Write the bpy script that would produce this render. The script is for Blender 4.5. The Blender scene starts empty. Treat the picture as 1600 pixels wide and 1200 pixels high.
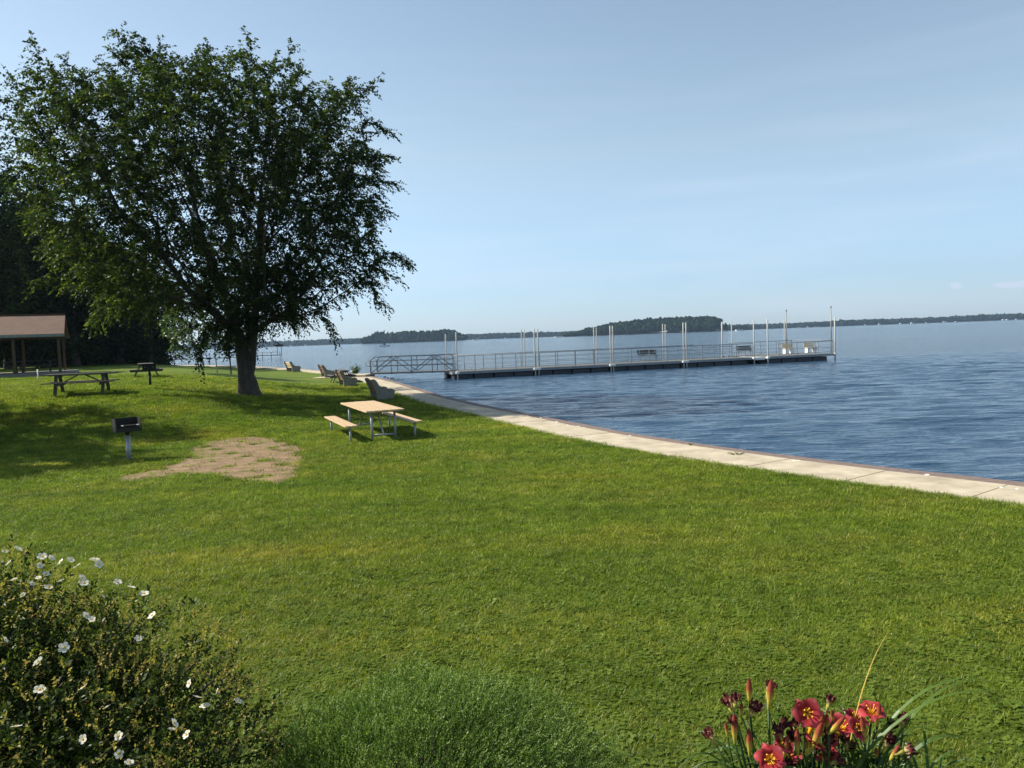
import bpy, math, random
import numpy as np
from mathutils import Matrix, Vector
rs = np.random.RandomState(7)
random.seed(7)
SC = bpy.context.scene
COL = SC.collection

# ------------------------------------------------------------------ camera
F = 1232.0            # focal length in photo pixels (1600 wide)
H = 2.5
def nrm(v):
    v = np.asarray(v, float); return v/np.linalg.norm(v)
_Z = nrm(np.cross([1, .0364, 0], [0, 73/F, -1.]))
_Z = -_Z if _Z[1] < 0 else _Z
_Y = nrm(np.array([0, 0, -1.]) - _Z*np.dot([0, 0, -1.], _Z)); _X = np.cross(_Y, _Z)
CM = np.array([_X, _Y, _Z])
cam = bpy.data.cameras.new('camera'); cam_o = bpy.data.objects.new('camera', cam); COL.objects.link(cam_o)
cam.sensor_width = 36; cam.lens = F/1600*36; cam.clip_end = 20000; cam.clip_start = .05
mw = Matrix.Identity(4)
for i in range(3):
    for j in range(3): mw[i][j] = CM[i][j]
mw[2][3] = H
cam_o.matrix_world = mw
SC.camera = cam_o

# ------------------------------------------------------------------ light
SUN_EL = math.radians(41)
SUN_AZ = math.atan2(1.0, -0.06)          # direction TO the sun, from +Y clockwise-negative (sun at -X)
to_sun = Vector((-math.cos(SUN_EL)*.98, .20*math.cos(SUN_EL), math.sin(SUN_EL))).normalized()
sl = bpy.data.lights.new('sun', 'SUN'); sl.energy = 4.8; sl.angle = math.radians(.55); sl.color = (1, .93, .80)
so = bpy.data.objects.new('sun', sl); COL.objects.link(so)
so.rotation_euler = to_sun.to_track_quat('Z', 'Y').to_euler()
W = bpy.data.worlds.new('World'); SC.world = W; W.use_nodes = True
nt = W.node_tree; N = nt.nodes; L = nt.links; N.clear()
wo = N.new('ShaderNodeOutputWorld'); bg = N.new('ShaderNodeBackground'); bg.inputs[1].default_value = .115
sky = N.new('ShaderNodeTexSky'); sky.sky_type = 'NISHITA'; sky.sun_disc = False
sky.sun_elevation = SUN_EL
sky.sun_rotation = math.atan2(to_sun.x, to_sun.y)
sky.air_density = 1.0; sky.dust_density = .5; sky.ozone_density = 1.5; sky.altitude = 200
tc = N.new('ShaderNodeTexCoord')
def wmath(op, a, b=None, c=None, clamp=False):
    n = N.new('ShaderNodeMath'); n.operation = op; n.use_clamp = clamp
    for i, v in enumerate((a, b, c)):
        if v is None: continue
        if isinstance(v, (int, float)): n.inputs[i].default_value = v
        else: L.new(v, n.inputs[i])
    return n.outputs[0]
sep = N.new('ShaderNodeSeparateXYZ'); L.new(tc.outputs['Generated'], sep.inputs[0])
# thin streaks of high cloud: noise stretched sideways in direction space
mp = N.new('ShaderNodeMapping'); mp.inputs['Scale'].default_value = (1.3, 1.3, 13)
L.new(tc.outputs['Generated'], mp.inputs[0])
nz = N.new('ShaderNodeTexNoise'); nz.inputs['Scale'].default_value = 1.7; nz.inputs['Detail'].default_value = 5; nz.inputs['Distortion'].default_value = .25
L.new(mp.outputs[0], nz.inputs[0])
st = wmath('MULTIPLY', wmath('SUBTRACT', nz.outputs[0], .47, clamp=True), 1.8, clamp=True)
band = wmath('MULTIPLY', wmath('SUBTRACT', .36, sep.outputs[2], clamp=True), 3.0, clamp=True)
st = wmath('MULTIPLY', st, band, clamp=True)
# small cumulus low above the far shore on the right
def cum(az, z0, ra, rz):
    d = Vector((math.sin(az), math.cos(az), 0))
    a = wmath('DIVIDE', wmath('ARCTAN2', sep.outputs[0], sep.outputs[1]), 1.0)
    u = wmath('DIVIDE', wmath('SUBTRACT', a, az), ra); v = wmath('DIVIDE', wmath('SUBTRACT', sep.outputs[2], z0), rz)
    r = wmath('ADD', wmath('MULTIPLY', u, u), wmath('MULTIPLY', v, v))
    return wmath('SUBTRACT', 1.0, r, clamp=True)
nc = N.new('ShaderNodeTexNoise'); nc.inputs['Scale'].default_value = 130; nc.inputs['Detail'].default_value = 5
L.new(tc.outputs['Generated'], nc.inputs[0])
c1 = cum(.5137, .0392, .0065, .0040); c2 = cum(.5626, .0362, .018, .0040); c3 = cum(.579, .0372, .009, .005)
cs = wmath('MAXIMUM', c1, wmath('MAXIMUM', wmath('MULTIPLY', c2, .6), c3))
cs = wmath('MULTIPLY', wmath('SUBTRACT', wmath('ADD', cs, wmath('MULTIPLY', nc.outputs[0], .9)), .50, clamp=True), 3.2, clamp=True)
cs = wmath('MULTIPLY', cs, wmath('GREATER_THAN', wmath('ADD', c1, wmath('ADD', c2, c3)), 0.001))
tot = wmath('MAXIMUM', st, wmath('MULTIPLY', cs, .9), clamp=True)
gr = N.new('ShaderNodeValToRGB'); e = gr.color_ramp.elements; e[0].position = 0; e[0].color = (.60, .70, .90, 1); e[1].position = .5; e[1].color = (1.0, .90, .76, 1)
for p_, c_ in ((.08, (.68, .75, .85)), (.22, (1.02, .90, .76))):
    k_ = e.new(p_); k_.color = (*c_, 1)
L.new(sep.outputs[2], gr.inputs[0])
gm = N.new('ShaderNodeMix'); gm.data_type = 'RGBA'; gm.blend_type = 'MULTIPLY'; gm.inputs[0].default_value = 1; L.new(sky.outputs[0], gm.inputs[6]); L.new(gr.outputs[0], gm.inputs[7])
mx = N.new('ShaderNodeMix'); mx.data_type = 'RGBA'
L.new(tot, mx.inputs[0]); L.new(gm.outputs[2], mx.inputs[6]); mx.inputs[7].default_value = (4.6, 4.75, 5.2, 1)
L.new(mx.outputs[2], bg.inputs[0]); L.new(bg.outputs[0], wo.inputs[0])
SC.view_settings.view_transform = 'Standard'; SC.view_settings.look = 'None'; SC.view_settings.gamma = 1
SC.view_settings.use_curve_mapping = False; SC.view_settings.exposure = 0.85
SC.cycles.max_bounces = 6; SC.cycles.diffuse_bounces = 3; SC.cycles.transmission_bounces = 4; SC.cycles.glossy_bounces = 3
SC.cycles.volume_bounces = 0; SC.cycles.transparent_max_bounces = 6
SC.cycles.use_denoising = True

# ------------------------------------------------------------------ helpers
def ray(px, py): return nrm(CM @ np.array([(px-800)/F, (600-py)/F, -1]))
def ss(t):
    t = np.clip(t, 0, 1); return t*t*(3-2*t)
# shoreline (top of the sea wall, water side), world x,y from right-behind to far left
SHORE = np.array([(60, -58), (30, -20), (16.5, -.5), (11.2, 6.9), (8.85, 10.35), (7.74, 11.88), (6.65, 13.3), (5.97, 14.25), (5.0, 15.72), (4.15, 17.14), (3.17, 19.0),
    (2.39, 20.75), (1.47, 23.0), (0.3, 26.0), (-1.08, 29.4), (-3.07, 35.0), (-5.52, 43.2), (-8.3, 51.2), (-11.68, 59.6), (-15.6, 67.5), (-22.0, 80.0), (-29.9, 93),
    (-44, 112), (-66, 132), (-110, 165), (-220, 230), (-600, 380), (-3000, 900)], float)
def catmull(P, step=.45):
    out = []
    for i in range(len(P)-1):
        p0 = P[max(i-1, 0)]; p1 = P[i]; p2 = P[i+1]; p3 = P[min(i+2, len(P)-1)]
        n = int(np.clip(np.linalg.norm(p2-p1)/step, 1, 30))
        for k in range(n):
            t = k/n
            a = np.linalg.norm(p2-p1); m1 = (p2-p0)*a/(np.linalg.norm(p2-p1)+np.linalg.norm(p1-p0)+1e-9); m2 = (p3-p1)*a/(np.linalg.norm(p3-p2)+np.linalg.norm(p2-p1)+1e-9)
            out.append((2*t**3-3*t*t+1)*p1+(t**3-2*t*t+t)*m1+(-2*t**3+3*t*t)*p2+(t**3-t*t)*m2)
    out.append(P[-1]); return np.array(out)
SH = catmull(SHORE)
def seg_dist(P, A):
    """distance of points P to polyline A, signed positive on the left-hand (land) side"""
    best = np.full(len(P), 1e9); sg = np.ones(len(P))
    for i in range(len(A)-1):
        a = A[i]; d = A[i+1]-a; l2 = d@d
        if l2 < 1e-12: continue
        w = P-a; t = np.clip((w@d)/l2, 0, 1)
        q = w-t[:, None]*d; r = np.einsum('ij,ij->i', q, q)
        m = r < best
        best = np.where(m, r, best); s = d[0]*w[:, 1]-d[1]*w[:, 0]
        sg = np.where(m, np.sign(s), sg)
    return np.sqrt(best)*sg
def height_d(x, y, d):
    z = 1.08*ss((d-3)/11.5)*ss((y-21)/10) + .15*ss((y-38)/22)
    z = z + .85*ss((3.75-y)/1.1)                       # planting bank by the viewer
    z = z + .025*np.sin(x*.35+.6*np.sin(y*.21))*np.sin(y*.3+1)*ss((d-2)/3)
    return z
def height(x, y):
    x = np.atleast_1d(np.asarray(x, float)); y = np.atleast_1d(np.asarray(y, float))
    d = seg_dist(np.stack([x, y], 1), SH)
    return height_d(x, y, d)
def G(px, py, z=None):
    r = ray(px, py)
    if z is not None:
        t = (z-H)/r[2]; return np.array([0, 0, H])+r*t
    t = np.linspace(3, 140, 1400); P = np.array([0, 0, H])+r*t[:, None]
    h = height(P[:, 0], P[:, 1]); k = np.argmax(P[:, 2] < h)
    if k == 0: k = len(t)-1
    return P[k]
def gz(x, y): return float(height(x, y)[0])

# ------------------------------------------------------------------ materials
def newmat(name):
    m = bpy.data.materials.new(name); m.use_nodes = True; m.node_tree.nodes.clear()
    return m, m.node_tree.nodes, m.node_tree.links
def ramp(N, stops, interp='LINEAR'):
    r = N.new('ShaderNodeValToRGB'); e = r.color_ramp.elements; r.color_ramp.interpolation = interp
    while len(e) > 1: e.remove(e[-1])
    e[0].position = stops[0][0]; e[0].color = (*stops[0][1], 1)
    for p, c in stops[1:]:
        k = e.new(p); k.color = (*c, 1)
    return r
def M(name, c1, c2=None, scale=6., rough=.7, bump=.0, bscale=40., metallic=0., stretch=(1, 1, 1), spec=.4, detail=5):
    m, N, L = newmat(name); o = N.new('ShaderNodeOutputMaterial'); b = N.new('ShaderNodeBsdfPrincipled')
    L.new(b.outputs[0], o.inputs[0]); b.inputs['Roughness'].default_value = rough; b.inputs['Metallic'].default_value = metallic
    b.inputs['Specular IOR Level'].default_value = spec
    tc = N.new('ShaderNodeTexCoord'); mp = N.new('ShaderNodeMapping'); mp.inputs['Scale'].default_value = stretch
    L.new(tc.outputs['Object'], mp.inputs[0])
    c2 = c2 or tuple(v*.75 for v in c1)
    n = N.new('ShaderNodeTexNoise'); n.inputs['Scale'].default_value = scale; n.inputs['Detail'].default_value = detail; n.inputs['Roughness'].default_value = .65
    L.new(mp.outputs[0], n.inputs[0])
    r = ramp(N, [(.32, c2), (.68, c1)]); L.new(n.outputs[0], r.inputs[0]); L.new(r.outputs[0], b.inputs['Base Color'])
    if bump:
        n2 = N.new('ShaderNodeTexNoise'); n2.inputs['Scale'].default_value = bscale; n2.inputs['Detail'].default_value = 4
        L.new(mp.outputs[0], n2.inputs[0]); bp = N.new('ShaderNodeBump'); bp.inputs['Strength'].default_value = bump; bp.inputs['Distance'].default_value = .02
        L.new(n2.outputs[0], bp.inputs['Height']); L.new(bp.outputs[0], b.inputs['Normal'])
    return m
def leafmat(name, stops, trans=.35, gloss=.06, attr='rnd', tcol=(1.25, 1.5, .6), instance=False, patch=None):
    m, N, L = newmat(name); o = N.new('ShaderNodeOutputMaterial')
    if instance:
        a = N.new('ShaderNodeObjectInfo'); src = a.outputs['Random']
    else:
        a = N.new('ShaderNodeAttribute'); a.attribute_name = attr; src = a.outputs['Fac']
    r = ramp(N, stops); L.new(src, r.inputs[0]); col = r.outputs[0]
    if patch:
        g = N.new('ShaderNodeNewGeometry'); col = patch(N, L, g.outputs['Position'], col)
    d = N.new('ShaderNodeBsdfDiffuse'); t = N.new('ShaderNodeBsdfTranslucent'); g = N.new('ShaderNodeBsdfGlossy'); g.inputs['Roughness'].default_value = .42
    g.inputs['Color'].default_value = (.9, .95, 1, 1)
    L.new(col, d.inputs[0])
    mu = N.new('ShaderNodeMix'); mu.data_type = 'RGBA'; mu.blend_type = 'MULTIPLY'; mu.inputs[0].default_value = 1
    L.new(col, mu.inputs[6]); mu.inputs[7].default_value = (*tcol, 1); L.new(mu.outputs[2], t.inputs[0])
    m1 = N.new('ShaderNodeMixShader'); m1.inputs[0].default_value = trans; L.new(d.outputs[0], m1.inputs[1]); L.new(t.outputs[0], m1.inputs[2])
    m2 = N.new('ShaderNodeMixShader'); m2.inputs[0].default_value = gloss; L.new(m1.outputs[0], m2.inputs[1]); L.new(g.outputs[0], m2.inputs[2])
    L.new(m2.outputs[0], o.inputs[0]); return m

def lawn_patch(N, L, pos, col):
    """large soft patches of drier and lusher turf, plus faint mowing bands; shared by ground and blades"""
    mp = N.new('ShaderNodeMapping'); mp.inputs['Scale'].default_value = (.55, 1, 1); mp.inputs['Rotation'].default_value = (0, 0, .25); L.new(pos, mp.inputs[0])
    n = N.new('ShaderNodeTexNoise'); n.inputs['Scale'].default_value = .42; n.inputs['Detail'].default_value = 6; n.inputs['Roughness'].default_value = .62; L.new(mp.outputs[0], n.inputs[0])
    r = ramp(N, [(.30, (.62, .78, .50)), (.45, (.9, 1.0, .8)), (.56, (1.06, 1.04, .95)), (.66, (1.35, 1.13, 1.1)), (.76, (1.65, 1.2, 1.5))]); L.new(n.outputs[0], r.inputs[0])
    m = N.new('ShaderNodeMix'); m.data_type = 'RGBA'; m.blend_type = 'MULTIPLY'; m.inputs[0].default_value = 1; L.new(col, m.inputs[6]); L.new(r.outputs[0], m.inputs[7])
    mp2 = N.new('ShaderNodeMapping'); mp2.inputs['Scale'].default_value = (.10, 1.0, 1); mp2.inputs['Rotation'].default_value = (0, 0, -.12); L.new(pos, mp2.inputs[0])
    n2 = N.new('ShaderNodeTexNoise'); n2.inputs['Scale'].default_value = .9; n2.inputs['Detail'].default_value = 3; L.new(mp2.outputs[0], n2.inputs[0])
    r2 = ramp(N, [(.35, (.80, .86, .8)), (.65, (1.16, 1.10, 1.05))]); L.new(n2.outputs[0], r2.inputs[0])
    m2 = N.new('ShaderNodeMix'); m2.data_type = 'RGBA'; m2.blend_type = 'MULTIPLY'; m2.inputs[0].default_value = 1; L.new(m.outputs[2], m2.inputs[6]); L.new(r2.outputs[0], m2.inputs[7])
    return m2.outputs[2]
def lawn_mat():
    m, N, L = newmat('lawn_turf'); o = N.new('ShaderNodeOutputMaterial'); b = N.new('ShaderNodeBsdfPrincipled'); L.new(b.outputs[0], o.inputs[0])
    b.inputs['Roughness'].default_value = .85; b.inputs['Specular IOR Level'].default_value = .15
    g = N.new('ShaderNodeNewGeometry')
    n = N.new('ShaderNodeTexNoise'); n.inputs['Scale'].default_value = 24; n.inputs['Detail'].default_value = 8; n.inputs['Roughness'].default_value = .75; L.new(g.outputs['Position'], n.inputs[0])
    r = ramp(N, [(.34, (.016, .024, .003)), (.47, (.080, .118, .010)), (.60, (.165, .222, .020)), (.75, (.28, .275, .05))]); L.new(n.outputs[0], r.inputs[0])
    c = lawn_patch(N, L, g.outputs['Position'], r.outputs[0]); L.new(c, b.inputs['Base Color'])
    n2 = N.new('ShaderNodeTexNoise'); n2.inputs['Scale'].default_value = 22; n2.inputs['Detail'].default_value = 5; n2.inputs['Roughness'].default_value = .7; L.new(g.outputs['Position'], n2.inputs[0])
    bp = N.new('ShaderNodeBump'); bp.inputs['Strength'].default_value = .9; bp.inputs['Distance'].default_value = .05; L.new(n2.outputs[0], bp.inputs['Height']); L.new(bp.outputs[0], b.inputs['Normal'])
    return m
def water_mat():
    m, N, L = newmat('lake_water'); o = N.new('ShaderNodeOutputMaterial'); b = N.new('ShaderNodeBsdfPrincipled'); L.new(b.outputs[0], o.inputs[0])
    b.inputs['Base Color'].default_value = (.024, .058, .105, 1); b.inputs['Roughness'].default_value = .08; b.inputs['IOR'].default_value = 1.333
    g = N.new('ShaderNodeNewGeometry')
    def nn(scale, stretch, rot, det, dist=0.):
        mp = N.new('ShaderNodeMapping'); mp.inputs['Scale'].default_value = stretch; mp.inputs['Rotation'].default_value = (0, 0, rot); L.new(g.outputs['Position'], mp.inputs[0])
        n = N.new('ShaderNodeTexNoise'); n.inputs['Scale'].default_value = scale; n.inputs['Detail'].default_value = det; n.inputs['Distortion'].default_value = dist
        n.inputs['Roughness'].default_value = .55
        L.new(mp.outputs[0], n.inputs[0]); return n.outputs[0]
    a = nn(1.5, (.34, 1.35, 1), .05, 5, .15); c = nn(4.2, (.40, 1.3, 1), -.08, 4, .1)
    gust = nn(.035, (.25, 1, 1), .1, 4, .5)
    gr = N.new('ShaderNodeMapRange'); gr.inputs[1].default_value = .35; gr.inputs[2].default_value = .65; gr.inputs[3].default_value = .85; gr.inputs[4].default_value = 1.08; L.new(gust, gr.inputs[0])
    s = N.new('ShaderNodeMath'); s.operation = 'MULTIPLY_ADD'; L.new(c, s.inputs[0]); s.inputs[1].default_value = .45; L.new(a, s.inputs[2])
    sw = nn(.42, (.22, 1.5, 1), .03, 3, .1); s2 = N.new('ShaderNodeMath'); s2.operation = 'MULTIPLY_ADD'; L.new(sw, s2.inputs[0]); s2.inputs[1].default_value = 1.1; L.new(s.outputs[0], s2.inputs[2]); s = s2
    bp = N.new('ShaderNodeBump'); bp.inputs['Distance'].default_value = .18; sx = N.new('ShaderNodeSeparateXYZ'); L.new(g.outputs['Position'], sx.inputs[0])
    fr = N.new('ShaderNodeMapRange'); fr.inputs[1].default_value = 30; fr.inputs[2].default_value = 90; fr.inputs[3].default_value = 1.0; fr.inputs[4].default_value = 1.45; L.new(sx.outputs[1], fr.inputs[0])
    hm_ = N.new('ShaderNodeMath'); hm_.operation = 'MULTIPLY'; L.new(s.outputs[0], hm_.inputs[0]); L.new(fr.outputs[0], hm_.inputs[1])
    L.new(gr.outputs[0], bp.inputs['Strength']); L.new(hm_.outputs[0], bp.inputs['Height']); L.new(bp.outputs[0], b.inputs['Normal'])
    return m
def shingle_mat():
    m, N, L = newmat('brown_shingles'); o = N.new('ShaderNodeOutputMaterial'); b = N.new('ShaderNodeBsdfPrincipled'); L.new(b.outputs[0], o.inputs[0]); b.inputs['Roughness'].default_value = .9
    tc = N.new('ShaderNodeTexCoord'); br = N.new('ShaderNodeTexBrick'); br.inputs['Scale'].default_value = 1; br.inputs['Brick Width'].default_value = .3; br.inputs['Row Height'].default_value = .14
    br.inputs['Mortar Size'].default_value = .008; br.inputs['Color1'].default_value = (.150, .083, .050, 1); br.inputs['Color2'].default_value = (.10, .058, .038, 1); br.inputs['Mortar'].default_value = (.07, .045, .035, 1)
    L.new(tc.outputs['Object'], br.inputs[0]); n = N.new('ShaderNodeTexNoise'); n.inputs['Scale'].default_value = 30; L.new(tc.outputs['Object'], n.inputs[0])
    mx = N.new('ShaderNodeMix'); mx.data_type = 'RGBA'; mx.blend_type = 'OVERLAY'; mx.inputs[0].default_value = .5; L.new(br.outputs[0], mx.inputs[6]); L.new(n.outputs[0], mx.inputs[7]); L.new(mx.outputs[2], b.inputs['Base Color'])
    return m
def petalmat(name, stops, rough=.5):
    m, N, L = newmat(name); o = N.new('ShaderNodeOutputMaterial')
    a = N.new('ShaderNodeAttribute'); a.attribute_name = 'along'; r = ramp(N, stops); L.new(a.outputs['Fac'], r.inputs[0])
    d = N.new('ShaderNodeBsdfDiffuse'); t = N.new('ShaderNodeBsdfTranslucent'); L.new(r.outputs[0], d.inputs[0]); L.new(r.outputs[0], t.inputs[0])
    m1 = N.new('ShaderNodeMixShader'); m1.inputs[0].default_value = .3; L.new(d.outputs[0], m1.inputs[1]); L.new(t.outputs[0], m1.inputs[2]); L.new(m1.outputs[0], o.inputs[0])
    return m
MT = dict(
    lawn=lawn_mat(), water=water_mat(), shingle=shingle_mat(),
    concrete=M('pale_concrete', (.52, .45, .33), (.32, .27, .19), 1.9, .85, .25, 60, detail=8),
    joint=M('joint_dirt', (.10, .085, .06), None, 20, .95),
    cap=M('reddish_cap_stone', (.21, .155, .13), (.12, .09, .075), 7, .85, .4, 35, detail=8),
    dirt=M('bare_dirt', (.29, .195, .11), (.15, .095, .05), 3.4, .95, .8, 45, detail=9),
    bark=M('grey_bark', (.075, .064, .05), (.028, .024, .019), 7, .95, 1.0, 16, stretch=(1, 1, .22)),
    darkbark=M('dark_bark', (.07, .058, .045), None, 6, .95, .6, 20, stretch=(1, 1, .25)),
    stakewood=M('weathered_stake', (.42, .38, .30), None, 10, .9),
    newwood=M('yellow_pine_planks', (.55, .40, .24), (.43, .30, .17), 3, .6, .15, 50, stretch=(1, 8, 8)),
    oldwood=M('weathered_grey_wood', (.11, .10, .085), (.055, .05, .043), 4, .85, .3, 50, stretch=(1, 8, 8)),
    brownwood=M('brown_stained_post', (.12, .075, .045), (.08, .05, .03), 4, .8, .2, 40, stretch=(6, 6, .6)),
    galv=M('galvanised_steel', (.34, .37, .38), (.24, .27, .28), 12, .5, metallic=.4, spec=.5),
    blackiron=M('black_iron', (.008, .008, .009), (.014, .012, .010), 14, .65, .2, 60),
    precast=M('grey_precast_concrete', (.25, .235, .20), (.17, .16, .135), 8, .9, .3, 70),
    creamslat=M('cream_bench_slats', (.66, .54, .36), (.5, .38, .22), 4, .6, stretch=(1, 6, 6)),
    brownslat=M('brown_bench_slats', (.19, .10, .06), None, 5, .7),
    alu=M('grey_aluminium', (.27, .29, .31), (.19, .21, .23), 5, .5, metallic=.3),
    dockdeck=M('grey_dock_deck', (.15, .155, .155), (.11, .115, .115), 3, .95, .1, 30, stretch=(1, 7, 1), spec=.08),
    float_=M('black_float_drum', (.018, .022, .034), (.03, .035, .045), 3, .5),
    whitepipe=M('white_pile_pipe', (.62, .61, .56), (.50, .48, .42), 3, .5),
    white=M('white_paint', (.8, .8, .78), (.7, .7, .68), 6, .5),
    pebble=M('pale_pebble', (.75, .73, .68), None, 30, .8),
    rock=M('dark_shore_rock', (.11, .10, .09), (.05, .05, .045), 6, .9, .5, 30),
    soil=M('mulch_soil', (.06, .043, .03), (.03, .022, .016), 20, .95, .8, 60),
    elm=leafmat('elm_leaves', [(0, (.013, .024, .007)), (.45, (.028, .045, .012)), (.75, (.055, .078, .020)), (1, (.135, .160, .042))], .42, .012, tcol=(1.3, 1.5, .6)),
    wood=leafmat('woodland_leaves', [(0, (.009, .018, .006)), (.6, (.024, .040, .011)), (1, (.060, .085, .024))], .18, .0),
    young=leafmat('young_tree_leaves', [(0, (.04, .075, .018)), (1, (.11, .155, .035))], .45, .06),
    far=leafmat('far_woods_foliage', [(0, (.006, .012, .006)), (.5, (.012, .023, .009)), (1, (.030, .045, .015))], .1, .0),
    farground=M('far_bank', (.10, .12, .05), (.16, .13, .08), .05, .95),
    shrub=leafmat('cinquefoil_leaves', [(0, (.010, .019, .005)), (.45, (.034, .052, .011)), (.78, (.100, .120, .024)), (1, (.24, .25, .06))], .3, .015),
    shrubtip=leafmat('cinquefoil_olive_tips', [(0, (.22, .20, .05)), (.6, (.42, .33, .09)), (1, (.46, .25, .10))], .3, .01),
    whitepetal=petalmat('white_petals', [(0, (.66, .58, .20)), (.25, (.76, .74, .58)), (1, (.80, .78, .68))]),
    feather=leafmat('feathery_needles', [(0, (.03, .065, .012)), (.5, (.100, .160, .032)), (1, (.30, .38, .13))], .3, .01),
    redpetal=petalmat('red_petals', [(0, (.85, .50, .03)), (.27, (.80, .36, .03)), (.38, (.32, .035, .028)), (.6, (.34, .038, .042)), (.85, (.44, .065, .075)), (1, (.52, .11, .12))]),
    darkpetal=petalmat('withered_petals', [(0, (.45, .42, .10)), (.35, (.55, .40, .22)), (.55, (.15, .04, .04)), (1, (.045, .012, .02))]),
    bud=petalmat('bud_skin', [(0, (.30, .38, .06)), (.35, (.58, .48, .08)), (.6, (.36, .10, .05)), (1, (.22, .04, .035))]),
    strap=leafmat('strap_leaves', [(0, (.04, .085, .014)), (.6, (.075, .135, .022)), (.92, (.11, .17, .032)), (1, (.55, .38, .09))], .3, .02),
    stamen=M('orange_stamen', (.85, .45, .04), None, 30, .6),
)
MT['grassA'] = leafmat('grass_blades', [(0, (.030, .050, .006)), (.25, (.108, .150, .014)), (.6, (.195, .245, .022)), (.88, (.295, .320, .045)), (1, (.46, .42, .13))], .35, .02, instance=True, patch=lawn_patch)
MT['grassB'] = leafmat('dry_grass_blades', [(0, (.22, .21, .05)), (1, (.38, .32, .11))], .3, .03, instance=True)
MT['clover'] = leafmat('clover_leaves', [(0, (.07, .115, .012)), (1, (.14, .19, .025))], .3, .02, instance=True)
MT['clflower'] = M('clover_blossom', (.75, .75, .66), None, 30, .8)

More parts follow.
